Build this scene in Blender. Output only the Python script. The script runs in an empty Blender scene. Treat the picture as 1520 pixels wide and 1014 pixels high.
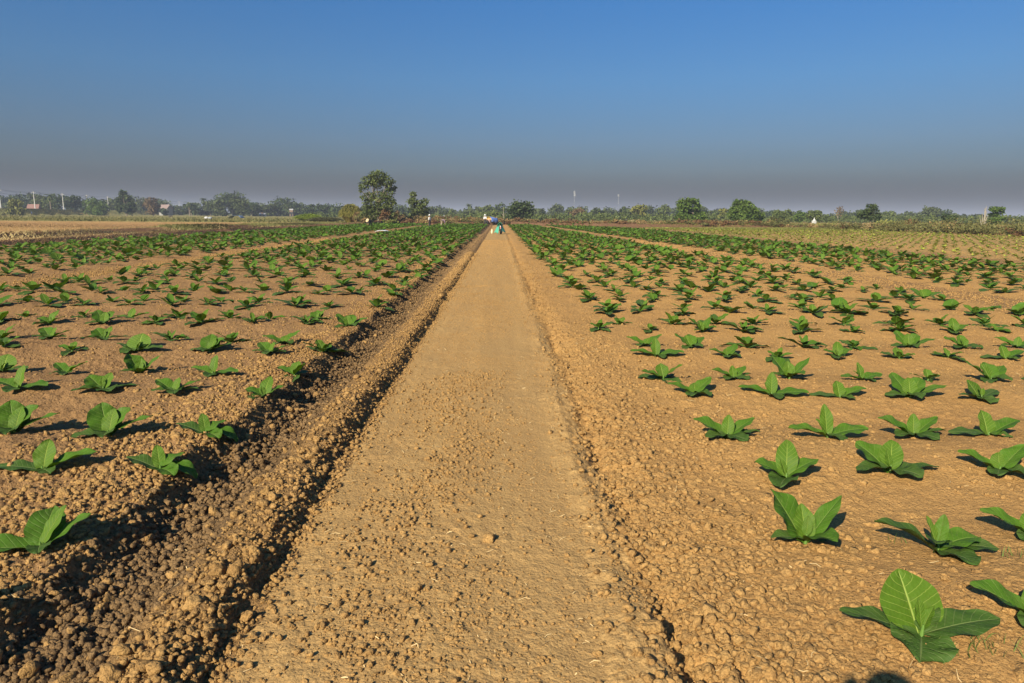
import bpy, math, random
import numpy as np
from mathutils import Vector, Matrix
R = math.radians
rng = np.random.default_rng(11)
random.seed(11)
scene = bpy.context.scene
COL = scene.collection

# ------------------------------------------------------------------ camera
F_MM, PW, PH, EYE = 24.0, 1520, 1014, 1.60
FPX = F_MM / 36.0 * PW
PITCH, YAW, ROLL = math.atan(187 / FPX), math.atan(20 / FPX), R(0.45)
_f = np.array([math.sin(YAW) * math.cos(PITCH), math.cos(YAW) * math.cos(PITCH), -math.sin(PITCH)])
_r = np.array([math.cos(YAW), -math.sin(YAW), 0.0])
_u = np.cross(_r, _f)
_r2 = _r * math.cos(ROLL) + _u * math.sin(ROLL)
_u2 = _u * math.cos(ROLL) - _r * math.sin(ROLL)
cam_d = bpy.data.cameras.new("camera")
cam_d.lens = F_MM; cam_d.sensor_width = 36.0; cam_d.clip_start = 0.05; cam_d.clip_end = 20000
cam = bpy.data.objects.new("camera", cam_d); COL.objects.link(cam)
M = Matrix(((_r2[0], _u2[0], -_f[0], 0), (_r2[1], _u2[1], -_f[1], 0), (_r2[2], _u2[2], -_f[2], EYE), (0, 0, 0, 1)))
cam.matrix_world = M
scene.camera = cam

def ground_at(px, py, z=0.0):            # where a sight line of the photograph meets the ground
    d = _f * FPX + _r2 * (px - PW / 2) + _u2 * (PH / 2 - py)
    t = (z - EYE) / d[2]
    return d[0] * t, d[1] * t

def across(px, dist):                    # world x of a photo column at a world distance y
    a, b = ground_at(px, 700), ground_at(px, 800)
    d = _f * FPX + _r2 * (px - PW / 2) + _u2 * (PH / 2 - 322)
    return d[0] / d[1] * dist

def to_pixel(x, y, z):
    v = np.array([x, y, z - EYE]); k = v @ _f
    return PW / 2 + FPX * (v @ _r2) / k, PH / 2 - FPX * (v @ _u2) / k

def height_for(px, py, dist):            # world z of a photo point on something at distance y
    d = _f * FPX + _r2 * (px - PW / 2) + _u2 * (PH / 2 - py)
    return EYE + d[2] / d[1] * dist

# ------------------------------------------------------------------ tags
def tag(o, label=None, cat=None, group=None, kind=None):
    if label: o['label'] = label
    if cat: o['category'] = cat
    if group: o['group'] = group
    if kind: o['kind'] = kind
    return o

def mesh_np(name, verts, faces, mats, uv=None, smooth=True, midx=None):
    """verts (N,3); faces (M,k) array of one face size."""
    me = bpy.data.meshes.new(name)
    verts = np.ascontiguousarray(verts, dtype=np.float32); faces = np.ascontiguousarray(faces, dtype=np.int32)
    n, k = faces.shape
    me.vertices.add(len(verts)); me.vertices.foreach_set("co", verts.ravel())
    me.loops.add(n * k); me.loops.foreach_set("vertex_index", faces.ravel())
    me.polygons.add(n)
    me.polygons.foreach_set("loop_start", np.arange(0, n * k, k, dtype=np.int32))
    try: me.polygons.foreach_set("loop_total", np.full(n, k, dtype=np.int32))
    except Exception: pass
    if smooth: me.polygons.foreach_set("use_smooth", np.ones(n, dtype=bool))
    for m in (mats if isinstance(mats, (list, tuple)) else [mats]): me.materials.append(m)
    if midx is not None: me.polygons.foreach_set("material_index", np.asarray(midx, dtype=np.int32))
    if uv is not None:
        l = me.uv_layers.new(name="UVMap")
        l.data.foreach_set("uv", np.ascontiguousarray(uv[faces.ravel()], dtype=np.float32).ravel())
    me.update(calc_edges=True)
    return me

def obj(name, me, parent=None, loc=None, rz=None, scale=None):
    o = bpy.data.objects.new(name, me); COL.objects.link(o)
    if parent is not None: o.parent = parent
    if loc is not None: o.location = loc
    if rz is not None: o.rotation_euler = (0, 0, rz)
    if scale is not None: o.scale = (scale, scale, scale)
    return o

def empty(name, loc, rz=0.0, label=None, cat=None, group=None):
    o = bpy.data.objects.new(name, None); COL.objects.link(o)
    o.location = loc; o.rotation_euler = (0, 0, rz); o.empty_display_size = 0.1
    return tag(o, label, cat, group)

class MB:                                 # a mesh collected from simple shaped pieces
    def __init__(s): s.v = []; s.f = []
    def add(s, vs, fs):
        b = len(s.v); s.v += [tuple(v) for v in vs]; s.f += [tuple(i + b for i in f) for f in fs]; return s
    def box(s, c, d, rz=0.0, taper=1.0, bev=0.0):
        x, y, z = (q / 2 for q in d); ca, sa = math.cos(rz), math.sin(rz)
        b = min(bev, x * .45, y * .45, z * .45)
        rings = [(-z, b, taper0) for taper0 in (1.0,)]
        levels = [(-z, b), (-z + b, 0), (z - b, 0), (z, b)] if b > 0 else [(-z, 0), (z, 0)]
        vs = []; n = 8 if b > 0 else 4
        for (lz, ins) in levels:
            t = 1 + (taper - 1) * (lz + z) / (2 * z)
            X, Y = (x - ins) * t, (y - ins) * t
            if b > 0: ring = [(-X + b, -Y), (X - b, -Y), (X, -Y + b), (X, Y - b), (X - b, Y), (-X + b, Y), (-X, Y - b), (-X, -Y + b)]
            else: ring = [(-X, -Y), (X, -Y), (X, Y), (-X, Y)]
            for (px, py) in ring: vs.append((c[0] + px * ca - py * sa, c[1] + px * sa + py * ca, c[2] + lz))
        fs = [tuple(range(n - 1, -1, -1)), tuple(range(len(vs) - n, len(vs)))]
        for k in range(len(levels) - 1):
            for i in range(n):
                j = (i + 1) % n; fs.append((k * n + i, k * n + j, (k + 1) * n + j, (k + 1) * n + i))
        return s.add(vs, fs)
    def tube(s, pts, radii, n=8, cap=True):
        pts = [Vector(p) for p in pts]; vs = []; fs = []
        for i, p in enumerate(pts):
            d = (pts[min(i + 1, len(pts) - 1)] - pts[max(i - 1, 0)]).normalized()
            a = d.cross(Vector((0, 0, 1)) if abs(d.z) < .9 else Vector((1, 0, 0))).normalized(); b = d.cross(a)
            r = radii[i] if isinstance(radii, (list, tuple)) else radii
            for k in range(n):
                t = 2 * math.pi * k / n; vs.append(p + a * (r * math.cos(t)) + b * (r * math.sin(t)))
        for i in range(len(pts) - 1):
            for k in range(n):
                k2 = (k + 1) % n; fs.append((i * n + k, i * n + k2, (i + 1) * n + k2, (i + 1) * n + k))
        if cap: fs += [tuple(range(n)), tuple(range(len(vs) - 1, len(vs) - n - 1, -1))]
        return s.add(vs, fs)
    def ball(s, c, r, nu=10, nv=7, jit=0.0, seed=0):
        rr = random.Random(seed); rx, ry, rz = r if isinstance(r, (tuple, list)) else (r, r, r)
        vs = [(c[0], c[1], c[2] - rz)]; fs = []
        for i in range(1, nv):
            p = -math.pi / 2 + math.pi * i / nv
            for k in range(nu):
                t = 2 * math.pi * k / nu; q = 1 + jit * (rr.random() - .5) * 2
                vs.append((c[0] + rx * q * math.cos(p) * math.cos(t), c[1] + ry * q * math.cos(p) * math.sin(t), c[2] + rz * q * math.sin(p)))
        vs.append((c[0], c[1], c[2] + rz)); L = len(vs) - 1
        for k in range(nu):
            k2 = (k + 1) % nu; fs.append((0, 1 + k2, 1 + k)); fs.append((L, 1 + (nv - 2) * nu + k, 1 + (nv - 2) * nu + k2))
            for i in range(nv - 2): a = 1 + i * nu; fs.append((a + k, a + k2, a + nu + k2, a + nu + k))
        return s.add(vs, fs)
    def build(s, name, mat, parent=None, smooth=False):
        me = bpy.data.meshes.new(name); me.from_pydata(s.v, [], s.f); me.materials.append(mat)
        if smooth: me.polygons.foreach_set("use_smooth", [True] * len(me.polygons))
        me.update(); return obj(name, me, parent)

# ------------------------------------------------------------------ noise
def _hash(ix, iy, seed):
    h = (ix.astype(np.int64) * 374761393 + iy.astype(np.int64) * 668265263 + seed * 982451653) & 0xFFFFFFFF
    h = ((h ^ (h >> 13)) * 1274126177) & 0xFFFFFFFF
    h = h ^ (h >> 16)
    return (h & 0xFFFFFF).astype(np.float32) / np.float32(0xFFFFFF)

def vnoise(x, y, seed=0):
    fx, fy = np.floor(x), np.floor(y); ix, iy = fx.astype(np.int64), fy.astype(np.int64)
    u, v = (x - fx).astype(np.float32), (y - fy).astype(np.float32)
    u = u * u * u * (u * (u * 6 - 15) + 10); v = v * v * v * (v * (v * 6 - 15) + 10)
    a, b, c, d = _hash(ix, iy, seed), _hash(ix + 1, iy, seed), _hash(ix, iy + 1, seed), _hash(ix + 1, iy + 1, seed)
    return ((a + (b - a) * u) * (1 - v) + (c + (d - c) * u) * v) * 2 - 1

def fbm(x, y, seed=0, octv=3):
    s = 0; a = 1.0; t = 0
    for o in range(octv):
        s = s + a * vnoise(x * 2 ** o + 17.3 * o, y * 2 ** o - 9.1 * o, seed + o); t += a; a *= .5
    return s / t

def domes(x, y, cell, seed, fill=.8):
    """rounded lumps of random size, one per cell: the shape of crumbled earth; result in units of cell"""
    gx, gy = x / cell, y / cell; fx, fy = np.floor(gx).astype(np.int64), np.floor(gy).astype(np.int64)
    best = np.zeros(x.shape, np.float32)
    for dx in (-1, 0, 1):
        for dy in (-1, 0, 1):
            cx, cy = fx + dx, fy + dy
            px = cx + _hash(cx, cy, seed); py = cy + _hash(cx, cy, seed + 1)
            r = .28 + .5 * _hash(cx, cy, seed + 2) ** 1.5
            r = np.where(_hash(cx, cy, seed + 3) < fill, r, 0.0001)
            d2 = (gx - px) ** 2 + ((gy - py) * (0.8 + .5 * _hash(cx, cy, seed + 4))) ** 2
            best = np.maximum(best, np.sqrt(np.maximum(r * r - d2, 0)).astype(np.float32))
    return best
# ------------------------------------------------------------------ materials
def new_mat(name):
    m = bpy.data.materials.new(name); m.use_nodes = True
    nt = m.node_tree; nt.nodes.clear(); return m, nt

def N(nt, t, **k):
    n = nt.nodes.new(t)
    for a, v in k.items(): setattr(n, a, v)
    return n

def plain(name, col, rough=.7, metal=0.0, var=.25, scale=6.0, bump=.0):
    m, nt = new_mat(name); o = N(nt, 'ShaderNodeOutputMaterial'); p = N(nt, 'ShaderNodeBsdfPrincipled')
    tc = N(nt, 'ShaderNodeTexCoord'); nz = N(nt, 'ShaderNodeTexNoise'); nz.inputs['Scale'].default_value = scale; nz.inputs['Detail'].default_value = 5
    nt.links.new(tc.outputs['Object'], nz.inputs['Vector'])
    mx = N(nt, 'ShaderNodeMix', data_type='RGBA')
    mx.inputs['A'].default_value = tuple(c * (1 - var) for c in col) + (1,); mx.inputs['B'].default_value = tuple(min(1, c * (1 + var)) for c in col) + (1,)
    nt.links.new(nz.outputs['Fac'], mx.inputs['Factor']); nt.links.new(mx.outputs['Result'], p.inputs['Base Color'])
    p.inputs['Roughness'].default_value = rough; p.inputs['Metallic'].default_value = metal
    if bump:
        b = N(nt, 'ShaderNodeBump'); b.inputs['Distance'].default_value = bump; nt.links.new(nz.outputs['Fac'], b.inputs['Height']); nt.links.new(b.outputs['Normal'], p.inputs['Normal'])
    nt.links.new(p.outputs['BSDF'], o.inputs['Surface']); return m

def soil(name, c1, c2, c3=None, fine=220.0, bump=.006, big=.7, crack=.5, along=None, island=0.0):
    """dry earth: broad patches, grain, and a fine crumb bump; c3 = pale dust or straw specks"""
    m, nt = new_mat(name); o = N(nt, 'ShaderNodeOutputMaterial'); p = N(nt, 'ShaderNodeBsdfPrincipled')
    g = N(nt, 'ShaderNodeNewGeometry')
    def noise(s, d=4, rough=.6):
        n = N(nt, 'ShaderNodeTexNoise'); n.inputs['Scale'].default_value = s; n.inputs['Detail'].default_value = d; n.inputs['Roughness'].default_value = rough
        nt.links.new(g.outputs['Position'], n.inputs['Vector']); return n
    n1, n2, n3 = noise(big, 6, .65), noise(fine * .28, 5, .75), noise(fine, 3, .75)
    if along:                                    # patches drawn out by wheels and feet
        mp = N(nt, 'ShaderNodeMapping'); mp.inputs['Scale'].default_value = along; nt.links.new(g.outputs['Position'], mp.inputs['Vector']); nt.links.new(mp.outputs['Vector'], n1.inputs['Vector'])
    def ramp(src, a, b):
        r = N(nt, 'ShaderNodeMapRange'); r.inputs['From Min'].default_value = a; r.inputs['From Max'].default_value = b; nt.links.new(src.outputs['Fac'], r.inputs['Value']); return r
    r1, r2 = ramp(n1, .33, .67), ramp(n2, .3, .7)
    ad = N(nt, 'ShaderNodeMath', operation='MULTIPLY_ADD'); nt.links.new(r2.outputs[0], ad.inputs[0]); ad.inputs[1].default_value = .60
    hm = N(nt, 'ShaderNodeMath', operation='MULTIPLY'); nt.links.new(r1.outputs[0], hm.inputs[0]); hm.inputs[1].default_value = .42
    ri = N(nt, 'ShaderNodeMath', operation='MULTIPLY_ADD'); nt.links.new(g.outputs['Random Per Island'], ri.inputs[0]); ri.inputs[1].default_value = island; nt.links.new(hm.outputs[0], ri.inputs[2]); nt.links.new(ri.outputs[0], ad.inputs[2]); ad.use_clamp = True
    mx = N(nt, 'ShaderNodeMix', data_type='RGBA'); mx.inputs['A'].default_value = c1 + (1,); mx.inputs['B'].default_value = c2 + (1,)
    nt.links.new(ad.outputs[0], mx.inputs['Factor']); last = mx
    r3 = ramp(n3, .62, .74)
    m2 = N(nt, 'ShaderNodeMix', data_type='RGBA'); m2.inputs['B'].default_value = (c3 or tuple(min(1, q * 1.35) for q in c2)) + (1,)
    s3 = N(nt, 'ShaderNodeMath', operation='MULTIPLY'); s3.inputs[1].default_value = .45; nt.links.new(r3.outputs[0], s3.inputs[0])
    nt.links.new(last.outputs['Result'], m2.inputs['A']); nt.links.new(s3.outputs[0], m2.inputs['Factor'])
    nt.links.new(m2.outputs['Result'], p.inputs['Base Color'])
    p.inputs['Roughness'].default_value = 1.0; p.inputs['Specular IOR Level'].default_value = .1
    # crumbs at two sizes, and a cracked crust
    wp = N(nt, 'ShaderNodeVectorMath', operation='MULTIPLY_ADD'); nt.links.new(n2.outputs['Color'], wp.inputs[0]); wp.inputs[1].default_value = (3.2 / fine,) * 3; nt.links.new(g.outputs['Position'], wp.inputs[2])
    def vor(sc, feat): 
        v_ = N(nt, 'ShaderNodeTexVoronoi', feature=feat); v_.inputs['Scale'].default_value = sc; nt.links.new(wp.outputs[0], v_.inputs['Vector']); return v_.outputs['Distance']
    def mth(op, a_, b_, clamp=False):
        q = N(nt, 'ShaderNodeMath', operation=op); q.use_clamp = clamp
        for i_, v_ in enumerate((a_, b_)):
            if isinstance(v_, (int, float)): q.inputs[i_].default_value = v_
            else: nt.links.new(v_, q.inputs[i_])
        return q.outputs[0]
    rc = ramp(n1, .40, .62); crust = mth('MULTIPLY', mth('MULTIPLY', vor(fine * .16, 'DISTANCE_TO_EDGE'), 7.0, True), rc.outputs[0])
    crumb = mth('SUBTRACT', 1.0, vor(fine * .5, 'F1')); fin = mth('SUBTRACT', 1.0, vor(fine * .95, 'F1'))
    hh = mth('ADD', mth('MULTIPLY', crust, crack), mth('ADD', mth('MULTIPLY', crumb, 1.0), mth('MULTIPLY', fin, .5)))
    hh = mth('ADD', hh, mth('MULTIPLY', n2.outputs['Fac'], 1.2))
    # dark grains
    r4 = ramp(n3, .47, .32); m3 = N(nt, 'ShaderNodeMix', data_type='RGBA'); m3.inputs['B'].default_value = tuple(q * .5 for q in c1) + (1,)
    s4 = mth('MULTIPLY', r4.outputs[0], .75); nt.links.new(s4, m3.inputs['Factor']); nt.links.new(m2.outputs['Result'], m3.inputs['A']); nt.links.new(m3.outputs['Result'], p.inputs['Base Color'])
    b = N(nt, 'ShaderNodeBump'); b.inputs['Distance'].default_value = bump * 2.2; b.inputs['Strength'].default_value = 1.0
    nt.links.new(hh, b.inputs['Height']); nt.links.new(b.outputs['Normal'], p.inputs['Normal'])
    nt.links.new(p.outputs['BSDF'], o.inputs['Surface']); return m

def leaf_mat(name, c1, c2, vein, trans=.22, rough=.5):
    """a broad veined leaf: midrib and side veins follow the leaf's own UV"""
    m, nt = new_mat(name); L = nt.links; o = N(nt, 'ShaderNodeOutputMaterial'); p = N(nt, 'ShaderNodeBsdfPrincipled')
    uv = N(nt, 'ShaderNodeUVMap'); sp = N(nt, 'ShaderNodeSeparateXYZ'); L.new(uv.outputs['UV'], sp.inputs[0])
    def mth(op, a, b=None, clamp=False):
        n = N(nt, 'ShaderNodeMath', operation=op); n.use_clamp = clamp
        for i, q in enumerate((a, b)):
            if q is None: continue
            if isinstance(q, (int, float)): n.inputs[i].default_value = q
            else: L.new(q, n.inputs[i])
        return n.outputs[0]
    s = mth('ABSOLUTE', mth('SUBTRACT', sp.outputs['Y'], .5))            # 0 at the midrib, .5 at the edge
    mid = mth('SUBTRACT', 1.0, mth('DIVIDE', s, .026), True)
    v = mth('FRACT', mth('MULTIPLY', mth('SUBTRACT', sp.outputs['X'], mth('MULTIPLY', s, .42)), 9.0))
    dv = mth('ABSOLUTE', mth('SUBTRACT', v, .5))
    side = mth('MULTIPLY', mth('SUBTRACT', 1.0, mth('DIVIDE', dv, .09), True), .5)
    ve = mth('MAXIMUM', mid, side)
    oi = N(nt, 'ShaderNodeObjectInfo'); g = N(nt, 'ShaderNodeNewGeometry')
    nz = N(nt, 'ShaderNodeTexNoise'); nz.inputs['Scale'].default_value = 26; nz.inputs['Detail'].default_value = 4; L.new(g.outputs['Position'], nz.inputs['Vector'])
    n2 = N(nt, 'ShaderNodeTexNoise'); n2.inputs['Scale'].default_value = 2.3; L.new(g.outputs['Position'], n2.inputs['Vector'])
    f = mth('ADD', mth('MULTIPLY', oi.outputs['Random'], .3), mth('ADD', mth('MULTIPLY', nz.outputs['Fac'], .35), mth('MULTIPLY', n2.outputs['Fac'], .4)), True)
    mx = N(nt, 'ShaderNodeMix', data_type='RGBA'); mx.inputs['A'].default_value = c1 + (1,); mx.inputs['B'].default_value = c2 + (1,); L.new(f, mx.inputs['Factor'])
    m2 = N(nt, 'ShaderNodeMix', data_type='RGBA'); L.new(mx.outputs['Result'], m2.inputs['A']); m2.inputs['B'].default_value = vein + (1,); L.new(ve, m2.inputs['Factor'])
    # soil dust and a few sere patches
    n3 = N(nt, 'ShaderNodeTexNoise'); n3.inputs['Scale'].default_value = 11; n3.inputs['Detail'].default_value = 5; n3.inputs['Roughness'].default_value = .7; L.new(g.outputs['Position'], n3.inputs['Vector'])
    du = mth('MULTIPLY', mth('DIVIDE', mth('SUBTRACT', n3.outputs['Fac'], .50), .20, True), .20)
    m4 = N(nt, 'ShaderNodeMix', data_type='RGBA'); L.new(m2.outputs['Result'], m4.inputs['A']); m4.inputs['B'].default_value = (.155, .165, .060, 1); L.new(du, m4.inputs['Factor']); m2 = m4
    L.new(m2.outputs['Result'], p.inputs['Base Color']); p.inputs['Roughness'].default_value = rough + .1; p.inputs['Specular IOR Level'].default_value = .18
    b = N(nt, 'ShaderNodeBump'); b.inputs['Distance'].default_value = .004; b.inputs['Strength'].default_value = .7
    vz = N(nt, 'ShaderNodeTexVoronoi'); vz.inputs['Scale'].default_value = 70; L.new(g.outputs['Position'], vz.inputs['Vector'])
    L.new(mth('SUBTRACT', mth('MULTIPLY', vz.outputs['Distance'], .5), ve), b.inputs['Height']); L.new(b.outputs['Normal'], p.inputs['Normal'])
    t = N(nt, 'ShaderNodeBsdfTranslucent'); hs = N(nt, 'ShaderNodeHueSaturation'); hs.inputs['Value'].default_value = 1.6; hs.inputs['Saturation'].default_value = 1.1
    L.new(m2.outputs['Result'], hs.inputs['Color']); L.new(hs.outputs['Color'], t.inputs['Color'])
    ms = N(nt, 'ShaderNodeMixShader'); ms.inputs['Fac'].default_value = trans
    L.new(p.outputs['BSDF'], ms.inputs[1]); L.new(t.outputs['BSDF'], ms.inputs[2]); L.new(ms.outputs['Shader'], o.inputs['Surface']); return m

def foliage_mat(name, c1, c2, trans=.2, scale=.9):
    m, nt = new_mat(name); L = nt.links; o = N(nt, 'ShaderNodeOutputMaterial'); p = N(nt, 'ShaderNodeBsdfPrincipled')
    g = N(nt, 'ShaderNodeNewGeometry'); nz = N(nt, 'ShaderNodeTexNoise'); nz.inputs['Scale'].default_value = scale; nz.inputs['Detail'].default_value = 2; L.new(g.outputs['Position'], nz.inputs['Vector'])
    f = N(nt, 'ShaderNodeMath', operation='MULTIPLY_ADD'); L.new(g.outputs['Random Per Island'], f.inputs[0]); f.inputs[1].default_value = .55
    a = N(nt, 'ShaderNodeMath', operation='MULTIPLY_ADD'); L.new(nz.outputs['Fac'], a.inputs[0]); a.inputs[1].default_value = 1.0; a.inputs[2].default_value = -.25
    L.new(a.outputs[0], f.inputs[2]); f.use_clamp = True
    mx = N(nt, 'ShaderNodeMix', data_type='RGBA'); mx.inputs['A'].default_value = c1 + (1,); mx.inputs['B'].default_value = c2 + (1,); L.new(f.outputs[0], mx.inputs['Factor'])
    L.new(mx.outputs['Result'], p.inputs['Base Color']); p.inputs['Roughness'].default_value = .7; p.inputs['Specular IOR Level'].default_value = .2
    t = N(nt, 'ShaderNodeBsdfTranslucent'); L.new(mx.outputs['Result'], t.inputs['Color'])
    ms = N(nt, 'ShaderNodeMixShader'); ms.inputs['Fac'].default_value = trans
    L.new(p.outputs['BSDF'], ms.inputs[1]); L.new(t.outputs['BSDF'], ms.inputs[2]); L.new(ms.outputs['Shader'], o.inputs['Surface']); return m

def banded(name, cols, period, extra=.5):
    """a far field seen edge on: bands of crop and bare earth across it, broken by noise"""
    m, nt = new_mat(name); L = nt.links; o = N(nt, 'ShaderNodeOutputMaterial'); p = N(nt, 'ShaderNodeBsdfPrincipled')
    g = N(nt, 'ShaderNodeNewGeometry'); mp = N(nt, 'ShaderNodeMapping'); mp.inputs['Scale'].default_value = (.02, 1 / period, 1); L.new(g.outputs['Position'], mp.inputs['Vector'])
    nz = N(nt, 'ShaderNodeTexNoise'); nz.inputs['Scale'].default_value = 1.0; nz.inputs['Detail'].default_value = 4; L.new(mp.outputs['Vector'], nz.inputs['Vector'])
    n2 = N(nt, 'ShaderNodeTexNoise'); n2.inputs['Scale'].default_value = extra; n2.inputs['Detail'].default_value = 5; L.new(g.outputs['Position'], n2.inputs['Vector'])
    a = N(nt, 'ShaderNodeMath', operation='MULTIPLY_ADD'); L.new(n2.outputs['Fac'], a.inputs[0]); a.inputs[1].default_value = .5; 
    b = N(nt, 'ShaderNodeMath', operation='MULTIPLY_ADD'); L.new(nz.outputs['Fac'], b.inputs[0]); b.inputs[1].default_value = 1.2; b.inputs[2].default_value = -.35; L.new(b.outputs[0], a.inputs[2])
    r = N(nt, 'ShaderNodeValToRGB'); L.new(a.outputs[0], r.inputs['Fac']); e = r.color_ramp.elements
    while len(e) < len(cols): e.new(.5)
    for i, c in enumerate(cols): e[i].position = .2 + .6 * i / (len(cols) - 1); e[i].color = c + (1,)
    L.new(r.outputs['Color'], p.inputs['Base Color']); p.inputs['Roughness'].default_value = 1; p.inputs['Specular IOR Level'].default_value = .1
    L.new(p.outputs['BSDF'], o.inputs['Surface']); return m

MAT = dict(
    field=soil('field_soil', (0.303, 0.165, 0.058), (0.457, 0.267, 0.092), (0.605, 0.407, 0.179), fine=115, bump=.0030, crack=.6),
    leftfield=soil('left_field_soil', (0.217, 0.120, 0.051), (0.334, 0.195, 0.082), (0.466, 0.318, 0.153), fine=110, bump=.0036, crack=.4),
    path=soil('path_soil', (0.300, 0.178, 0.069), (0.442, 0.278, 0.107), (0.627, 0.451, 0.210), fine=120, bump=.0020, crack=.1, along=(5.0, .35, 1), big=1.0),
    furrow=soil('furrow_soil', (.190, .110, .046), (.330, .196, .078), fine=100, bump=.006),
    clod=soil('clod_soil', (0.228, 0.129, 0.049), (0.408, 0.242, 0.088), fine=110, bump=.004, island=.5),
    dark_clod=soil('dark_clod_soil', (.112, .070, .036), (.245, .152, .069), fine=110, bump=.004, island=.5),  # darker brown earth for the clods lying in the trench
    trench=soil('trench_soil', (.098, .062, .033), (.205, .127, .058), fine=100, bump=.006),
    bank=soil('bank_soil', (.14, .075, .040), (.28, .155, .080), fine=20, bump=.03),
    track=soil('track_soil', (0.249, 0.140, 0.059), (0.392, 0.231, 0.090), (0.530, 0.371, 0.173), fine=60, bump=.010),
    stubble=soil('stubble_ground', (.38, .210, .085), (.50, .30, .12), (.62, .45, .19), fine=9, bump=.05, big=.12),
    seed=soil('seedling_ground', (.33, .20, .072), (.45, .285, .10), (.40, .39, .11), fine=14, bump=.02, big=.3),
    far=banded('far_field_ground', [(.40, .25, .10), (.26, .20, .065), (.14, .15, .040), (.34, .26, .09), (.20, .12, .05)], 7.0),
    painted_bank_shade=soil('painted_shade_soil', (.055, .034, .022), (.13, .080, .045), fine=20, bump=.03),  # near-black earth that paints the shade lines of the left banks
    straw=plain('dry_straw', (.52, .37, .17), .6, var=.3, scale=40),
    young=leaf_mat('young_tobacco_leaf', (.047, .106, .008), (.086, .158, .012), (.28, .36, .07), trans=.18),
    mature=leaf_mat('mature_tobacco_leaf', (.036, .098, .008), (.074, .150, .011), (.15, .22, .042), trans=.13, rough=.5),
    outer=leaf_mat('outer_tobacco_leaf', (.030, .070, .012), (.056, .104, .015), (.14, .185, .058), trans=.11, rough=.5),
    stem=plain('tobacco_stem', (.10, .19, .03), .5, scale=30),
)
# ------------------------------------------------------------------ terrain
PX = [-9e3, -2.75, -2.1, -1.96, -1.83, -1.66, -1.52, -1.38, -1.26, -1.15, -1.055, -.97, -.6, -.25, .1, .40, .53, .62, .70, .80, .95, 1.3, 1.6, 9e3]
PZ = [.05, .05, .06, .06, -.055, -.10, -.08, .01, .05, .045, -.045, -.035, -.02, -.005, -.012, -.006, .016, -.008, -.024, -.012, .02, .025, .035, .035]
RX = [-9e3, -2.3, -2.0, -1.75, -1.32, -1.12, -1.02, -.3, .3, .55, .75, 1.1, 1.5, 9e3]       # how lumpy the earth is across the path
RV = [.50, .60, .95, 1.35, .75, 1.05, .30, .26, .16, .6, 1.15, .5, .42, .42]

def bend(x, y):
    sh = .02 * np.clip((4.4 - y) / 2.4, 0, 1) ** 1.3
    return x - np.where((x > -2.9) & (x < -.2), sh * np.clip((-.2 - x) / .6, 0, 1) * np.clip((x + 2.9) / .5, 0, 1), 0)

def track_r(y): return 10.25 - .033 * y           # the narrow path through the right field drifts inwards

def H(x, y):
    x = np.asarray(x, np.float64); y = np.asarray(y, np.float64)
    xb = bend(x, y)
    wob = .06 * fbm(y * .9, x * 0 + 3.1, 5, 3)
    xw = xb + wob * ((xb > -2.6) & (xb < 1.4))
    z = np.interp(xw, PX, PZ)
    z = np.where((xw < -1.0) & (xw > -1.38) & (z > 0), z * (.62 + .38 * np.clip((y - 2.6) / 2.5, 0, 1)) * (1 - .45 * np.clip((y - 9) / 22, 0, 1)), z)
    z = np.where((xw < -1.3) & (xw > -2.0), .03 + (z - .03) * (.80 + .20 * np.clip((y - 2.3) / 2.2, 0, 1)), z)
    z = z - .036 * np.exp(-((xw - .71) / .05) ** 2) * np.clip(.15 + 2.6 * fbm(y * 1.3, x * 0 + 9.7, 15, 2), 0, 1.2) * (y < 118)
    rough = np.interp(xw, RX, RV)
    crop = ((x < -2.3) & (x > -22.0)) | ((x > 1.35) & (x < 19))
    side = x < 0
    per = np.where(side, 1.80, 1.72); ph = np.where(side, 4.31, 4.33)
    edge = np.clip(np.where(side, -2.1 - x, x - 1.1) / .8, 0, 1)
    bed = np.cos((y - ph) / per * 2 * np.pi)
    bedf = np.clip((150 - y) / 60, 0, 1)
    onL, onR = np.abs(x + 10.7), np.abs(x - track_r(y))
    tr = np.clip((np.minimum(onL, onR) - .55) / .5, 0, 1)
    z = z + np.where(crop, .035 * bed * edge * bedf * tr, 0)
    z = z - (1 - tr) * .03 * (y < 118)
    rough = rough * (.55 + .45 * tr)
    fade = np.clip((200 - y) / 150, 0, 1)
    z = z + fade * rough * (.035 * fbm(x * 1.6, y * 1.6, 21, 3) + .020 * fbm(x * 6, y * 6, 31, 2))
    # the banks along the outer edges and at the far end
    z = z + .26 * np.exp(-((x + 23.1 + .5 * fbm(y * .12, x * 0, 8, 2)) / .8) ** 2) * np.clip((122 - y) / 8, 0, 1) * np.clip((y - 6) / 8, 0, 1)
    z = z - .22 * np.exp(-((x + 26.2) / 1.2) ** 2) * np.clip((122 - y) / 8, 0, 1)
    z = z + .30 * np.exp(-((x + 29.5 + .9 * fbm(y * .09, x * 0, 9, 2)) / 1.0) ** 2) * np.clip((100 - y) / 20, 0, 1) * np.clip((y - 10) / 8, 0, 1)
    yb = np.where(x > 2, 121 - 20 * np.clip((x - 3) / 12, 0, 1), 124)
    z = z + .55 * np.exp(-((y - yb - 1.5 * fbm(x * .1, x * 0, 12, 2)) / 1.5) ** 2) * np.clip((x + 26) / 3, 0, 1) * np.clip((60 - x) / 5, 0, 1)
    # the road embankment far to the left
    xe = -206 - (y - 290) * .172
    z = z + 2.2 * np.clip((9 - np.abs(x - xe)) / 5, 0, 1) * np.clip((y - 200) / 20, 0, 1) * np.clip((720 - y) / 40, 0, 1)
    return z

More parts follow.
